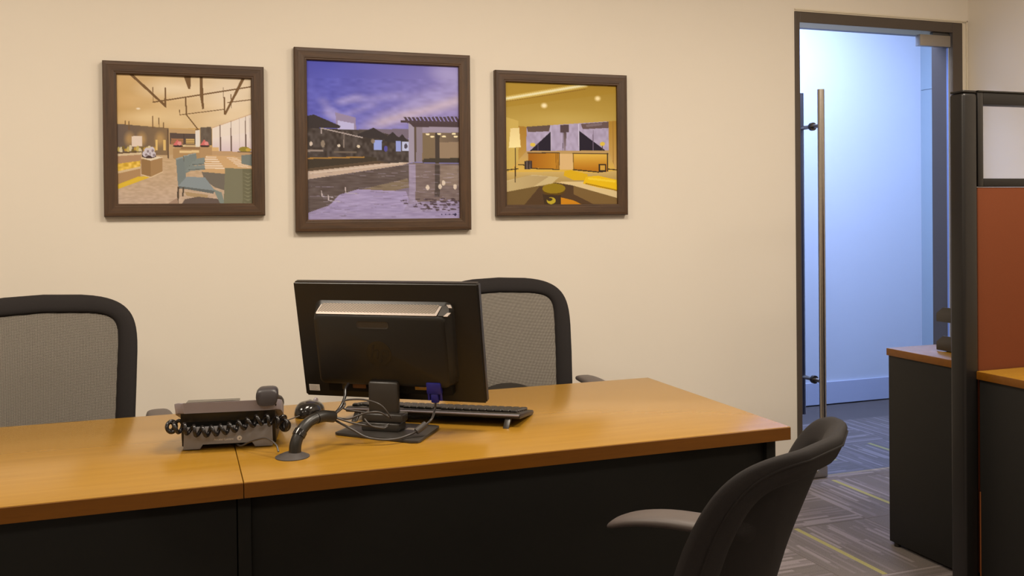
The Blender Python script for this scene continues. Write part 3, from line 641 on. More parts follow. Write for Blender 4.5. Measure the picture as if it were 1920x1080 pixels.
# raised rear hump, tapering, rounded
def ring(x0, x1, z0, z1, rad, y, n=6):
    out = []
    for cx, cz, a0 in ((x1-rad, z1-rad, 0), (x0+rad, z1-rad, 90), (x0+rad, z0+rad, 180), (x1-rad, z0+rad, 270)):
        for i in range(n+1):
            a_ = math.radians(a0+90*i/n); out.append((cx+rad*math.cos(a_), y, cz+rad*math.sin(a_)))
    return out
bm = bmesh.new()
hx0, hx1, hz0, hz1 = -W_/2+.118*W_, -W_/2+.86*W_, .150*H_, .83*H_
rings = [ring(hx0-.004, hx1+.004, hz0-.002, hz1+.006, .020, .001), ring(hx0, hx1, hz0, hz1, .018, -.004), ring(hx0+.006, hx1-.010, hz0+.004, hz1-.022, .014, -.030), ring(hx0+.012, hx1-.016, hz0+.010, hz1-.028, .012, -.033)]
vr = [[bm.verts.new(p_) for p_ in rg] for rg in rings]
for a_, b_ in zip(vr, vr[1:]):
    for j in range(len(a_)): bm.faces.new([a_[j], a_[(j+1) % len(a_)], b_[(j+1) % len(b_)], b_[j]])
bm.faces.new(vr[-1])
tf(fin('rear_cover', bm, M['black'], e, 40))
# vent strip along the top slope of the hump
sl0 = Vector((0, -.0055, hz1-.003)); sl1 = Vector((0, -.0295, hz1-.0205)); dv = (sl1-sl0); nn = Vector((0, -.7, 1)).normalized()*.0016
def strip(xa, xb, xc, xd, f0, f1, off, name, mat, parent):
    P0, P1 = sl0+dv*f0, sl0+dv*f1
    bm = bmesh.new(); A_ = []
    for o_ in (nn*off, nn*(off-1.2)):
        A_.append([bm.verts.new(Vector((x_, p_.y, p_.z))+o_) for x_, p_ in ((xa, P0), (xb, P0), (xc, P1), (xd, P1))])
    bm.faces.new(A_[0]); bm.faces.new(A_[1][::-1])
    for j in range(4): bm.faces.new([A_[0][j], A_[1][j], A_[1][(j+1) % 4], A_[0][(j+1) % 4]])
    return tf(fin(name, bm, mat, parent))
vx0, vx1 = -W_/2+.152*W_, -W_/2+.790*W_
vent = strip(vx0+.006, vx1+.004, vx1-.004, vx0-.002, -.06, .80, 1.0, 'vent_grille', M['grille'], e)
strip(vx0-.001, vx1-.002, vx1-.004, vx0-.002, .80, 1.0, 1.4, 'grille_rim', M['silver'], vent)
strip(vx0+.003, vx0+.006, vx0-.001, vx0-.003, .08, .92, 1.5, 'grille_rim', M['silver'], vent)
strip(vx1+.004, vx1+.010, vx1+.003, vx1-.004, .08, 1.0, 1.6, 'grille_rim', M['silver'], vent)
strip(vx1+.012, vx1+.026, vx1+.034, vx1+.006, .02, .98, 1.3, 'vent_end', M['stand'], e)
strip(vx1+.020, vx1+.030, vx1+.036, vx1+.028, -.05, .25, 1.9, 'grille_rim', M['silver'], vent)
strip(vx1+.028, vx1+.036, vx1+.030, vx1+.020, .70, 1.05, 1.9, 'grille_rim', M['silver'], vent)
# finger recess
bm = bmesh.new(); zc = .68*H_; xc = -W_/2+.455*W_
outer = ring(xc-.040, xc+.040, zc-.009, zc+.009, .007, -.0338, 4); inner = ring(xc-.036, xc+.036, zc-.006, zc+.006, .005, -.0332, 4)
VO = [bm.verts.new(p_) for p_ in outer]; VI = [bm.verts.new(p_) for p_ in inner]
for j in range(len(VO)): bm.faces.new([VO[j], VO[(j+1) % len(VO)], VI[(j+1) % len(VO)], VI[j]])
bm.faces.new(VI); tf(fin('finger_slot', bm, M['stand'], e))
# embossed round maker's mark
bm = bmesh.new(); xe, ze = -W_/2+.475*W_, .44*H_
add_lathe(bm, [(.031, .0), (.031, .0008), (.029, .0010), (.0, .0010)], 40, Matrix.Translation((xe, -.0330, ze)) @ Matrix.Rotation(PI/2, 4, 'X'))
em = tf(fin('round_emblem', bm, M['emboss'], e, 40))
tx = text_mesh('emblem_letters', 'hp', .050, M['black'], em, Matrix.Translation((xe, -.0342, ze+.003)) @ Matrix.Rotation(PI/2, 4, 'X'), .0003, .25); tx.data.transform(Mt)
tf(box('sticker', (-W_/2+.012, -W_/2+.040, -.0004, -.00005, .014, .030), M['white'], e, bev=0, smooth=None))
bm = bmesh.new()
for i in range(4): add_box(bm, -W_/2+.014, -W_/2+.034-.004*(i % 2), -.0006, -.0004, .0165+.0032*i, .0175+.0032*i)
tf(fin('sticker_print', bm, M['label_ink'], e))
# ports row
bm = bmesh.new(); add_box(bm, hx0+.02, hx1-.01, -.020, 0, .024, .060, .002)
prow = tf(fin('port_bay', bm, M['panel_dark'], e, 35))
def port(x0, x1, z0, z1, mat, nm): return tf(box(nm, (x0, x1, -.0225, -.020, z0, z1), mat, e, bev=.0006))
port(-.120, -.108, .030, .052, M['steel_dark'], 'power_socket'); port(-.132, -.124, .046, .054, M['gold'], 'screw_post'); port(-.092, -.058, .034, .052, M['copper'], 'video_port'); port(.066, .0985, .036, .058, M['gold'], 'video_port'); port(.110, .116, .0615, .066, M['silver'], 'screw_post')
port(.076, .092, .0415, .047, M['white'], 'port_insert')
# neck and foot plate
bm = bmesh.new(); add_box(bm, -.0575, .0165, -.014, .004, .018, .118, .0055, 3, Matrix.Rotation(.02, 4, 'X')); neck = fin('neck', bm, M['stand'], e, 35)
box('neck_clip', (-.068, .032, -.030, .012, .026, .046), M['stand'], e, bev=.004, seg=3)
box('neck_foot', (-.066, .026, -.036, .012, .0066, .0258), M['stand'], e, bev=.003, seg=3)
pl = []
for wx, wy in ((.336, 2.184), (.340, 2.173), (.480, 2.036), (.494, 2.031), (.503, 2.037), (.574, 2.146), (.577, 2.156), (.570, 2.166), (.430, 2.272), (.416, 2.274), (.406, 2.266)):
    q_ = inv @ Vector((wx, wy, .75)); pl.append((q_.x, q_.y))
prism('base_plate', pl, 'Z', 0, .0068, M['stand'], e, bev=.002)
box('base_sticker', (.030, .060, -.004, .014, .0068, .0071), M['white'], e, bev=0, smooth=None)
# blue video plug
pg = bmesh.new()
add_box(pg, .099, .135, -.0365, -.0228, .032, .060, .003); add_box(pg, .1075, .1265, -.036, -.0235, .010, .034, .004)
for xx in (.1025, .1315): add_tube(pg, [(xx, -.0295, .056), (xx, -.0295, .016)], .0034, 10)
plug = tf(fin('video_plug', pg, M['vga'], e, 40)); plug['label'] = 'blue video plug'
endp = mm_ @ (Mt @ Vector((.117, -.030, .010)))
pts = catmull([(.322, 2.098, .803), (.358, 2.074, .783), (.389, 2.056, .7665), (.437, 2.045, .7605), (.481, 2.058, .764), (.512, 2.062, .777), (.535, 2.066, .793), tuple(endp+Vector((-.004, -.004, -.018))), tuple(endp)], 8)
winv = mm_.inverted()
tube('plug_cord', [winv @ Vector(p_) for p_ in pts], .0026, M['cable'], plug, 8)
tube('ferrite_bead', [winv @ Vector(p_) for p_ in ((.498, 2.060, .770), (.510, 2.063, .7765), (.522, 2.065, .784))], [.0075]*3, M['grey_plastic'], plug, 14)

# cable sleeve rising from the desk grommet
sl = empty('cable_sleeve', (.221, 2.018, .7502), 0, 'black curved cable sleeve rising from an oval foot on the desk', 'cable sleeve')
o0 = Vector((.221, 2.018, .75))
bm = bmesh.new(); add_lathe(bm, [(0, 0), (.0355, 0), (.0355, .0015), (.030, .004), (.018, .009), (.0, .011)], 36); fin('foot_disc', bm, M['grey_plastic'], sl, 50)
cp = catmull([(.226, 2.018, .756), (.229, 2.022, .778), (.241, 2.032, .799), (.261, 2.048, .8145), (.290, 2.070, .819), (.318, 2.091, .812)], 7)
n_ = len(cp); rd = [.0130-.0022*(i/n_)+(.0013 if i > n_*.72 else 0) for i in range(n_)]
tube('sleeve_tube', [Vector(p_)-o0 for p_ in cp], rd, M['black'], sl, 18)
ww = [Vector(p_)-o0 for p_ in cp[int(n_*.70):]]; tube('sleeve_wrap', ww, 0.0128, M['black'], sl, 18)
tube('sleeve_clip', [Vector(p_)-o0 for p_ in cp[int(n_*.33):int(n_*.42)]], .0142, M['black_gloss'], sl, 18)
def cord(nm, P_, rad, parent, org, mat='cable', k=8): return tube(nm, [Vector(p_)-org for p_ in catmull(P_, k)], rad, M[mat], parent, 8)
E0 = (.316, 2.091, .812)
cord('cord', [E0, (.338, 2.115, .826), (.352, 2.135, .846), (.356, 2.150, .860), (.366, 2.168, .868)], .0036, sl, o0, 'coil')
cord('cord', [E0, (.345, 2.100, .832), (.351, 2.128, .8385), (.391, 2.115, .8395), (.424, 2.095, .829), (.443, 2.090, .806), (.449, 2.096, .797)], .0021, sl, o0)
cord('cord', [E0, (.340, 2.090, .806), (.355, 2.085, .806), (.385, 2.078, .816), (.416, 2.076, .817), (.440, 2.080, .803)], .0021, sl, o0)
cord('cord', [E0, (.359, 2.078, .797), (.395, 2.072, .789), (.427, 2.078, .783), (.441, 2.086, .786)], .0021, sl, o0)
cord('cord', [(.346, 2.118, .834), (.343, 2.122, .826), (.352, 2.118, .820), (.373, 2.110, .816), (.400, 2.100, .812)], .0021, sl, o0)
cord('cord', [(.385, 2.078, .804), (.392, 2.070, .795), (.402, 2.066, .788), (.426, 2.068, .782), (.436, 2.076, .784)], .0021, sl, o0)

# ------------------------------------------------------------------ keyboard
k0 = Vector((.571, 2.213, .7502)); ka = -.581
kb = empty('keyboard', k0, ka, 'black keyboard propped on its feet behind the monitor', 'keyboard')
# local: x width, y toward the user; back edge at y=0 raised
def ky(y): return .030-.0225*(y/.150)
bm = bmesh.new()
poly = [(0, .021), (.006, .018), (.140, .001), (.152, .002), (.154, .008), (.146, .0115), (.012, .0315), (.002, .030)]
add_prism(bm, [(y, z) for y, z in poly], 'X', -.222, .222, .002); fin('body', bm, M['black'], kb, 35)
bm = bmesh.new()
for rI in range(6):
    y0 = .018+rI*.0195+(0.003 if rI else 0)
    for cI in range(22):
        x0 = -.212+cI*.0193
        if rI == 0 and cI in (1, 6, 11): continue
        z = .0315-.0200*((y0+.008)-.012)/.134
        add_box(bm, x0, x0+.0170, y0, y0+.0165, z-.002, z+.0065, .002, 1, None)
o = fin('keys', bm, M['black'], kb, 35); o['kind'] = 'stuff'
for sx in (-.192, .192):
    prism('foot', [(-.019, 0), (-.012, 0), (.012, .0140), (.014, .021), (.004, .021)], 'X', sx-.007, sx+.007, M['stand'], kb, bev=.001)
bm = bmesh.new(); add_box(bm, -.220, .220, -.0008, .0045, .0245, .0290, .002); fin('rear_trim', bm, M['grey_light'], kb, 35)

# ------------------------------------------------------------------ mouse
mo = empty('computer_mouse', (.312, 2.430, .7502), -.62, 'glossy black computer mouse between the telephone and monitor', 'mouse')
bm = bmesh.new(); NU, NV = 28, 12; rr_ = []
for j in range(NV+1):
    v = j/NV; ring_ = []
    for i in range(NU):
        a_ = 2*PI*i/NU; ca, sa = math.cos(a_), math.sin(a_)
        rho = math.cos(v*PI/2)**.55 if v < 1 else 0
        x_ = .031*ca*rho*(1-.10*sa); y_ = .057*sa*rho
        z_ = .004+.031*(math.sin(v*PI/2)**.9)*(1-.22*(y_/.057)-.22*(y_/.057)**2)
        ring_.append((x_, y_, z_))
    rr_.append([bm.verts.new(p_) for p_ in ring_] if j < NV else [bm.verts.new((0, 0, .038))])
b0 = [bm.verts.new((x_*.94, y_*.94, 0)) for x_, y_, z_ in [tuple(v_.co) for v_ in rr_[0]]]
for i in range(NU): bm.faces.new([b0[i], b0[(i+1) % NU], rr_[0][(i+1) % NU], rr_[0][i]])
bm.faces.new(b0[::-1])
for a_, b_ in zip(rr_, rr_[1:]):
    for i in range(NU):
        if len(b_) == 1: bm.faces.new([a_[i], a_[(i+1) % NU], b_[0]])
        else: bm.faces.new([a_[i], a_[(i+1) % NU], b_[(i+1) % NU], b_[i]])
fin('shell', bm, M['black_gloss'], mo, 60)
bm = bmesh.new(); add_lathe(bm, [(0, -.003), (.008, -.003), (.0095, 0), (.008, .003), (0, .003)], 20, Matrix.Translation((0, .030, .0285)) @ Matrix.Rotation(PI/2, 4, 'Y')); fin('wheel', bm, M['grey_light'], mo, 40)
bm = bmesh.new(); add_tube(bm, catmull([(-.0, -.056, .008), (-.014, -.080, .0035), (-.028, -.110, .0022), (-.05, -.16, .0022), (-.03, -.215, .0022)], 6), .0016, 8); fin('mouse_cord', bm, M['cable'], mo, 50)

# ------------------------------------------------------------------ desk telephone
ph = empty('desk_telephone', (.0975, 2.140, .7502), -.1675, 'dark grey desk telephone seen from behind with a coiled cord', 'telephone')
# body side profile (y,z), extruded in x
body = [(.022, .004), (.012, .050), (.006, .080), (.012, .094), (.060, .088), (.188, .034), (.192, .020), (.186, .004)]
bm = bmesh.new(); add_prism(bm, body, 'X', -.100, .100, .002); fin('body', bm, M['black'], ph, 35)
bm = bmesh.new(); add_prism(bm, [(-.094, .002), (-.058, .002), (-.054, .0135), (.052, .0135), (.056, .002), (.094, .002), (.0925, .0495), (-.0915, .0495)], 'Y', .000, .0155, .0015)
fin('rear_stand', bm, M['phone_grey'], ph, 35)
box('rear_wall', (-.0985, .0985, .0100, .0160, .048, .082), M['panel_dark'], ph, bev=.002)
# lip around the top
pl = []
for cx, cy, a0 in ((.092, .018, -90), (.104, .10, 0), (-.104, .10, 90), (-.092, .018, 180)):
    for i in range(6):
        a_ = math.radians(a0+90*i/5); rr2 = .022 if cy < .05 else .010
        pl.append((cx+rr2*math.cos(a_), cy+rr2*math.sin(a_)))
bm = bmesh.new(); add_prism(bm, pl, 'Z', .0810, .1045, .003)
for v_ in bm.verts:
    y_ = v_.co.y
    v_.co.z -= max(0, y_)*.32
    if v_.co.z < .090: v_.co.x *= .985; v_.co.y += .003 if y_ < .02 else 0
fin('top_cover', bm, M['grey_light'], ph, 35)  # lighter lavender grey here puts the cover's reflected light into its colour
box('display_panel', (-.092, .020, .016, .060, .0900, .0985), M['black_gloss'], ph, bev=.001)
bm = bmesh.new()
for i in range(4):
    for j in range(5): add_box(bm, -.09+i*.022, -.073+i*.022, .105+j*.016, .116+j*.016, .055-j*.007, .0665-j*.007, .001, 1)
fin('keypad', bm, M['grey_plastic'], ph, 35)
# handset lying along the right side
bm = bmesh.new()
secs = [(-.014, .1075, .021, .0150), (-.010, .1095, .0235, .0180), (.006, .111, .0235, .0195), (.030, .112, .0220, .0170), (.050, .109, .0170, .0105), (.100, .094, .0155, .0095), (.145, .078, .0170, .0100), (.165, .068, .0220, .0150), (.190, .058, .0235, .0160), (.202, .052, .019, .0120)]
prev = None; NR = 24
for y_, z_, hx, hz in secs:
    rg = []
    for i in range(NR):
        a_ = 2*PI*i/NR; ca, sa = math.cos(a_), math.sin(a_); e_ = .55
        rg.append(bm.verts.new((.084+hx*math.copysign(abs(ca)**e_, ca)*(1-.07*(sa < 0)), y_, z_+hz*math.copysign(abs(sa)**e_, sa))))
    if prev:
        for i in range(NR): bm.faces.new([prev[i], prev[(i+1) % NR], rg[(i+1) % NR], rg[i]])
    else: bm.faces.new(rg)
    prev = rg
bm.faces.new(prev[::-1]); hs = fin('handset', bm, M['handset'], ph, 60)
box('handset_cradle', (.064, .104, .000, .045, .088, .0965), M['panel_dark'], ph, bev=.003)
# logo on the rear stand: wordmark and round badge
text_mesh('wordmark', 'Alcatel·Lucent', .0072, M['white'], ph, Matrix.Translation((-.009, -.0003, .0215)) @ Matrix.Rotation(PI/2, 4, 'X'), .0002)
bm = bmesh.new(); add_lathe(bm, [(0, 0), (.0052, 0), (.0052, .0006), (0, .0006)], 24, Matrix.Translation((.024, 0, .0225)) @ Matrix.Rotation(PI/2, 4, 'X')); bd = fin('round_badge', bm, M['white'], ph, 40)
text_mesh('badge_mark', 'a', .0075, M['grey_plastic'], bd, Matrix.Translation((.024, -.0008, .0230)) @ Matrix.Rotation(PI/2, 4, 'X'), .0002, .3)
# coiled cord along the back
path = catmull([(-.094, .050, .046), (-.122, .020, .052), (-.114, -.008, .053), (-.094, -.013, .053), (-.055, -.0135, .044), (-.010, -.0135, .046), (.035, -.0135, .055), (.072, -.0135, .063), (.100, -.010, .057), (.124, .004, .044), (.118, .026, .040), (.109, .06, .052)], 16)
P_ = [Vector(p_) for p_ in path]; Ls = [0]
for a_, b_ in zip(P_, P_[1:]): Ls.append(Ls[-1]+(b_-a_).length)
tot = Ls[-1]; hel = []; up = Vector((0, 0, 1)); ns = int(tot/.0195*18)
ii = 0
for q in range(ns+1):
    s__ = tot*q/ns
    while ii < len(Ls)-2 and Ls[ii+1] < s__: ii += 1
    f_ = (s__-Ls[ii])/max(1e-9, Ls[ii+1]-Ls[ii]); c_ = P_[ii].lerp(P_[ii+1], f_); tg = (P_[ii+1]-P_[ii]).normalized()
    u_ = (up-tg*up.dot(tg)).normalized(); v_ = tg.cross(u_); ph_ = 2*PI*s__/.0195
    hel.append(c_+(u_*math.cos(ph_)*.0098+v_*math.sin(ph_)*.0082))
tube('coiled_cord', hel, .0041, M['coil'], ph, 8, 60)
tube('line_cord', catmull([(.015, .012, .009), (.028, -.012, .008), (.052, -.035, .022), (.085, -.065, .034), (.108, -.092, .026), (.114, -.106, .014)], 8), .0019, M['cable'], ph, 8)

# ------------------------------------------------------------------ office chairs
def make_chair(loc, rz, label, group, top=1.03, seatz=.47, armz=.70, hw0=.205, hw1=.250, bh=.53, lean=.14, wing=.05, flare=.0, by=-.21, meshmat='mesh', band=.054, armx=.29, arch=.022, sq=5.2, arml=0, armr=1):
    e = empty('office_chair', loc, rz, label, 'chair', group)
    zb = top-bh
    def surf(x, z):
        t = (z-zb)/bh; s_ = x/(hw0+(hw1-hw0)*max(t, 0))
        return by-lean*t-flare*max(0, t)**3+.018*math.sin(PI*min(1, max(0, t)))+wing*abs(s_)**2.2
    def outline(inset, n=5.0, K=72):
        out = []
        hh_ = bh/2-inset
        for i in range(K):
            a_ = 2*PI*i/K; ca, sa = math.cos(a_), math.sin(a_)
            X_ = math.copysign(abs(ca)**(2/n), ca); Z_ = math.copysign(abs(sa)**(2/n), sa)
            z_ = zb+bh/2+hh_*Z_; t = (z_-zb)/bh; hw = hw0+(hw1-hw0)*t-inset
            x_ = hw*X_
            z_ -= arch*(x_/hw1)**2*(1 if Z_ > 0 else 0)*max(0, Z_)
            out.append((x_, z_))
        return out
    O, I = outline(0, sq), outline(band, 9.0)
    K = len(O); bm = bmesh.new(); NR = 14; rg = []
    for i in range(K):
        (xo, zo), (xi, zi) = O[i], I[i]; c_ = Vector(((xo+xi)/2, 0, (zo+zi)/2)); hv = Vector(((xo-xi)/2, 0, (zo-zi)/2))
        rr3 = []
        for j in range(NR):
            a_ = 2*PI*j/NR; p_ = c_+hv*math.copysign(abs(math.cos(a_))**.8, math.cos(a_))
            rr3.append(bm.verts.new((p_.x, surf(p_.x, p_.z)+.016*math.sin(a_), p_.z)))
        rg.append(rr3)
    for i in range(K):
        for j in range(NR): bm.faces.new([rg[i][j], rg[(i+1) % K][j], rg[(i+1) % K][(j+1) % NR], rg[i][(j+1) % NR]])
    fin('backrest_frame', bm, M['fabric'], e, 60)
    # piping seam around the rim, rear side
    seam = []
    for i in range(K+1):
        xo, zo = O[i % K]; xi, zi = I[i % K]; x_ = xo*.72+xi*.28; z_ = zo*.72+zi*.28; seam.append((x_, surf(x_, z_)-.0150, z_))
    tube('piping', seam, .0018, M['fabric'], e, 6)
    I2 = outline(band-.008, 9.0)
    bm = bmesh.new(); cxz = (0, zb+bh/2); rgs = []; L_ = 10
    for q in range(L_):
        f_ = 1-q/L_; rgs.append([bm.verts.new((x_*f_, surf(x_*f_, cxz[1]+(z_-cxz[1])*f_)+.002, cxz[1]+(z_-cxz[1])*f_)) for x_, z_ in I2])
    cv = bm.verts.new((0, surf(0, cxz[1])+.002, cxz[1]))
    for a_, b_ in zip(rgs, rgs[1:]):
        for i in range(K): bm.faces.new([a_[i], a_[(i+1) % K], b_[(i+1) % K], b_[i]])
    for i in range(K): bm.faces.new([rgs[-1][i], rgs[-1][(i+1) % K], cv])
    fin('mesh_panel', bm, M[meshmat], e, 60)
    # lumbar pad (arched) behind the mesh
    bm = bmesh.new(); top_ = []; n3 = 16
    for i in range(n3+1):
        x_ = -.13+.26*i/n3; zt = zb+.160-.045*(x_/.13)**2
        row = []
        for (dy, zz) in ((-.006, zt), (-.024, zt-.004), (-.026, zb+.075), (-.006, zb+.07)): row.append(bm.verts.new((x_, surf(x_, zz)+dy, zz)))
        top_.append(row)
    for a_, b_ in zip(top_, top_[1:]):
        for j in range(4): bm.faces.new([a_[j], a_[(j+1) % 4], b_[(j+1) % 4], b_[j]])
    bm.faces.new(top_[0]); bm.faces.new(top_[-1][::-1]); fin('lumbar_pad', bm, M['black'], e, 50)
    # spine bar
    sy = surf(0, zb+.12)-.030
    pts_ = catmull([(0, sy, zb+.12), (0, surf(0, zb+.05)-.035, zb+.05), (0, surf(0, zb)-.045, seatz-.02), (0, by+.01, seatz-.085), (0, -.02, seatz-.095)], 6)
    bm = bmesh.new(); add_tube(bm, pts_, .020, 10)
    for v_ in bm.verts: v_.co.x *= 1.7
    fin('back_support', bm, M['black'], e, 50)
    # seat
    bm = bmesh.new(); KS = 48
    def sring(f_, z_, n=3.6): 
        o_ = []
        for i in range(KS):
            a_ = 2*PI*i/KS; ca, sa = math.cos(a_), math.sin(a_)
            y_ = .235*f_*math.copysign(abs(sa)**(2/n), sa)
            dz = -.022*max(0, y_/.235)**3
            o_.append(bm.verts.new((.245*f_*math.copysign(abs(ca)**(2/n), ca), y_+.03, z_+dz)))
        return o_
    rs = [sring(.90, seatz-.075), sring(.97, seatz-.060), sring(1.0, seatz-.035), sring(.97, seatz-.012), sring(.88, seatz), sring(.5, seatz-.006)]
    for a_, b_ in zip(rs, rs[1:]):
        for i in range(KS): bm.faces.new([a_[i], a_[(i+1) % KS], b_[(i+1) % KS], b_[i]])
    bm.faces.new(rs[0][::-1]); bm.faces.new(rs[-1]); fin('seat', bm, M['fabric'], e, 60)
    box('tilt_mechanism', (-.09, .09, -.12, .10, seatz-.125, seatz-.076), M['black'], e, bev=.008)
    for sx in (-1, 1):
        bm = bmesh.new(); secs_ = [(-.135, -.004, .020, .007), (-.12, .0, .030, .010), (-.04, .003, .036, .012), (.06, .002, .038, .012), (.12, -.008, .036, .011), (.155, -.022, .028, .009), (.168, -.030, .016, .005)]
        pv = None; secs_ = [tuple(q_) for q_ in catmull(secs_, 4)]
        for y_, dz, hx, hz in secs_:
            y_ *= (1+arml/.168) if y_ > 0 else armr
            r4 = [bm.verts.new((sx*armx+hx*math.copysign(abs(math.cos(2*PI*i/16))**.7, math.cos(2*PI*i/16)), y_, armz-.012+dz+hz*math.copysign(abs(math.sin(2*PI*i/16))**.8, math.sin(2*PI*i/16)))) for i in range(16)]
            if pv:
                for i in range(16): bm.faces.new([pv[i], pv[(i+1) % 16], r4[(i+1) % 16], r4[i]])
            else: bm.faces.new(r4)
            pv = r4
        bm.faces.new(pv[::-1]); ar = fin('armrest', bm, M['arm'], e, 50)
        bm = bmesh.new(); add_tube(bm, catmull([(sx*armx, .0, armz-.022), (sx*(armx+.005), .0, armz-.10), (sx*(armx-.005), .01, seatz-.03), (sx*(armx-.05), .01, seatz-.088), (sx*.08, .01, seatz-.095)], 6), .014, 10)
        fin('arm_support', bm, M['black'], ar, 50)
    bm = bmesh.new(); add_lathe(bm, [(0, .10), (.030, .10), (.030, .25), (.018, .255), (.018, seatz-.12), (0, seatz-.12)], 20); fin('gas_lift', bm, M['black'], e, 40)
    hub = bmesh.new(); add_lathe(hub, [(0, .075), (.045, .075), (.045, .11), (.03, .125), (0, .125)], 24)
    for i in range(5):
        a_ = 2*PI*i/5+.3; c_, s_ = math.cos(a_), math.sin(a_)
        add_tube(hub, [(c_*.03, s_*.03, .098), (c_*.18, s_*.18, .088), (c_*.29, s_*.29, .072)], [.021, .017, .013], 10)
    fin('star_base', hub, M['black'], e, 45)
    for i in range(5):
        a_ = 2*PI*i/5+.3; c_, s_ = math.cos(a_), math.sin(a_); bm = bmesh.new()
        for off in (-.014, .014):
            add_lathe(bm, [(0, -.009), (.022, -.009), (.0265, -.005), (.0265, .005), (.022, .009), (0, .009)], 20, Matrix.Translation((c_*.285-s_*off, s_*.285+c_*off, .0265)) @ Matrix.Rotation(a_, 4, 'Z') @ Matrix.Rotation(PI/2, 4, 'X'))
        add_tube(bm, [(c_*.285, s_*.285, .03), (c_*.285, s_*.285, .078)], .007, 8)
        fin('caster', bm, M['black'], e, 45)
    return e
make_chair((-.353, 2.745, 0), PI+.07, 'grey mesh-backed office chair at the far left, under the restaurant photo', 'mesh chairs behind the desks', hw1=.262, hw0=.235, armx=.302, armz=.708)
make_chair((1.075, 2.935, 0), PI-.10, 'grey mesh-backed office chair partly hidden behind the monitor', 'mesh chairs behind the desks', hw1=.250, hw0=.222, top=1.02, armx=.250, armz=.688)
make_chair((.722, 1.336, 0), .65, 'charcoal visitor chair with its back to us in the right foreground', None, top=.935, bh=.50, seatz=.43, armz=.697, hw0=.221, hw1=.204, lean=.115, wing=.085, flare=.03, by=-.13, meshmat='mesh_black', band=.050, armx=.236, arch=.004, sq=6.8, arml=.045, armr=.5)

# ------------------------------------------------------------------ right-hand workstation
PY = 2.34
pt = empty('office_partition', (2.384, PY+.03, 0), 0, 'dark framed office partition with glazed top and rust orange fabric panel', 'partition')
def pL(b_): return (b_[0]-2.384, b_[1]-2.384, b_[2]-PY-.03, b_[3]-PY-.03, b_[4], b_[5])
bm = bmesh.new()
post = box('post', pL((2.353, 2.4115, PY, PY+.06, 0, 1.624)), M['post'], pt, bev=.010, seg=4)
box('post_cap', pL((2.355, 2.4095, PY+.002, PY+.058, 1.6245, 1.633)), M['post'], pt, bev=.004, seg=3)
box('post_groove', pL((2.4117, 2.4150, PY+.008, PY+.05, 0.02, 1.618)), M['black'], pt, bev=0, smooth=None)
XR = 3.714
for b_ in ((2.4155, 2.4385, PY+.003, PY+.055, 1.326, 1.628), (2.4385, XR-.03, PY+.003, PY+.055, 1.590, 1.628), (2.4385, XR-.03, PY+.003, PY+.055, 1.326, 1.352), (XR-.03, XR-.001, PY+.003, PY+.055, 1.326, 1.628), (2.4155, XR-.001, PY+.003, PY+.055, .01, .08)):
    box('partition_rail', pL(b_), M['post'], pt, bev=.002)
box('top_cap', pL((2.4155, XR-.001, PY+.0, PY+.058, 1.6282, 1.6335)), M['black'], pt, bev=.001)
box('glass_pane', pL((2.4387, XR-.0302, PY+.026, PY+.032, 1.3522, 1.5898)), M['glass_clear'], pt, bev=0, smooth=None)
box('fabric_panel', pL((2.4160, XR-.001, PY+.006, PY+.052, .082, 1.3235)), M['orange'], pt, bev=.004, seg=3)
# desk on this side
dk = empty('workstation_desk', (3.0, 2.0, 0), 0, 'wooden worktop with charcoal side against the orange partition', 'desk')
def dL(b_): return (b_[0]-3.0, b_[1]-3.0, b_[2]-2.0, b_[3]-2.0, b_[4], b_[5])
box('tabletop', dL((2.402, XR-.002, 1.55, PY-.001, .711, .7355)), M['desk_wood'], dk, bev=.0008)
box('edge_band', dL((2.4005, 2.4019, 1.55, PY-.001, .710, .7345)), M['desk_edge'], dk, bev=.0003)
box('side_panel', dL((2.408, 2.433, 1.57, PY-.006, .012, .7095)), M['cabinet_dark'], dk)
box('edge_strip', dL((2.4065, 2.4075, PY-.010, PY-.006, .03, .35)), M['edge_orange'], dk, bev=0, smooth=None)
box('rear_panel', dL((2.434, XR-.03, PY-.03, PY-.008, .20, .7095)), M['cabinet_dark'], dk)
box('side_panel', dL((XR-.029, XR-.006, 1.57, PY-.006, .012, .7095)), M['cabinet_dark'], dk)
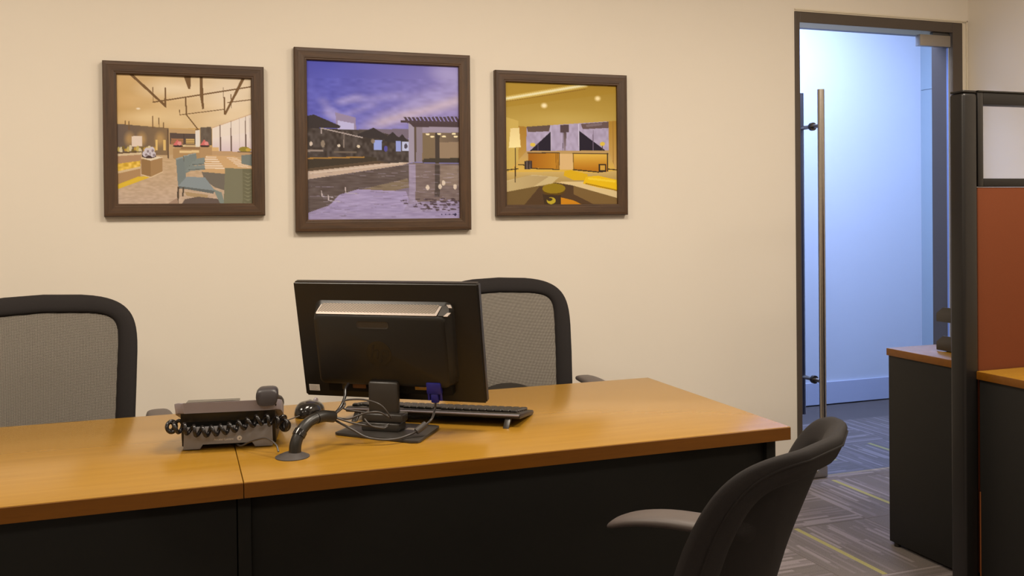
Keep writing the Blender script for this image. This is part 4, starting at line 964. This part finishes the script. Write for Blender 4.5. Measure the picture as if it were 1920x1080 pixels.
# cabinet beyond
cb = empty('low_cabinet', (2.9, 2.63, 0), 0, 'charcoal low cabinet with wooden top behind the partition post', 'cabinet')
def cL(b_): return (b_[0]-2.9, b_[1]-2.9, b_[2]-2.63, b_[3]-2.63, b_[4], b_[5])
box('cabinet_top', cL((2.4985, 3.30, PY+.062, 2.855, .7105, .7360)), M['desk_wood'], cb, bev=.0008)
box('edge_band', cL((2.4968, 2.4983, PY+.062, 2.855, .7095, .7350)), M['desk_edge'], cb, bev=.0003)
box('side_panel', cL((2.502, 2.522, PY+.066, 2.850, .013, .7093)), M['cabinet_dark'], cb)
box('side_panel', cL((3.276, 3.296, PY+.066, 2.850, .013, .7093)), M['cabinet_dark'], cb)
dn = box('cabinet_door', cL((2.523, 2.898, 2.830, 2.848, .03, .7085)), M['cabinet_dark'], cb); dn2 = box('cabinet_door', cL((2.901, 3.2755, 2.830, 2.848, .03, .7085)), M['cabinet_dark'], cb)
for xx, dd in ((2.86, dn), (2.93, dn2)): box('handle', cL((xx, xx+.012, 2.8485, 2.866, .50, .62)), M['steel'], dd, bev=.002)
for xx in (2.512, 3.286):
    for yy_ in (PY+.09, 2.82):
        bm = bmesh.new(); add_lathe(bm, [(0, 0), (.012, 0), (.012, .0118), (0, .0125)], 12, Matrix.Translation((xx-2.9, yy_-2.63, 0))); fin('foot', bm, M['black'], cb, 40)
# paper trays
tr = empty('letter_tray', (2.74, 2.585, .7362), 0, 'dark two-tier letter tray standing on the low cabinet', 'letter tray')
for lv, z0 in (('tray', 0.003), ('tray', .107)):
    bm = bmesh.new()
    prof = [(.150, 0), (.150, .030), (.118, .054), (-.150, .054), (-.150, 0)]
    for xx in (-.122, .118): add_prism(bm, [(y_, z_+z0) for y_, z_ in prof], 'X', xx, xx+.004, .0008)
    add_box(bm, -.118, .118, -.150, .120, z0, z0+.004); add_box(bm, -.118, .118, -.150, -.146, z0+.004, z0+.050)
    fin(lv, bm, M['tray'], tr, 35)
for sx in (-.110, .110):
    for sy in (-.135,-.10): tube('riser', [(sx, sy, .008), (sx, sy, .106)], .004, M['black'], tr, 10)
for sx in (-.105, .105):
    for sy in (-.13, .11):
        bm = bmesh.new(); add_lathe(bm, [(0, 0), (.006, 0), (.006, .003), (0, .003)], 10, Matrix.Translation((sx, sy, 0))); fin('foot_pad', bm, M['black'], tr, 40)
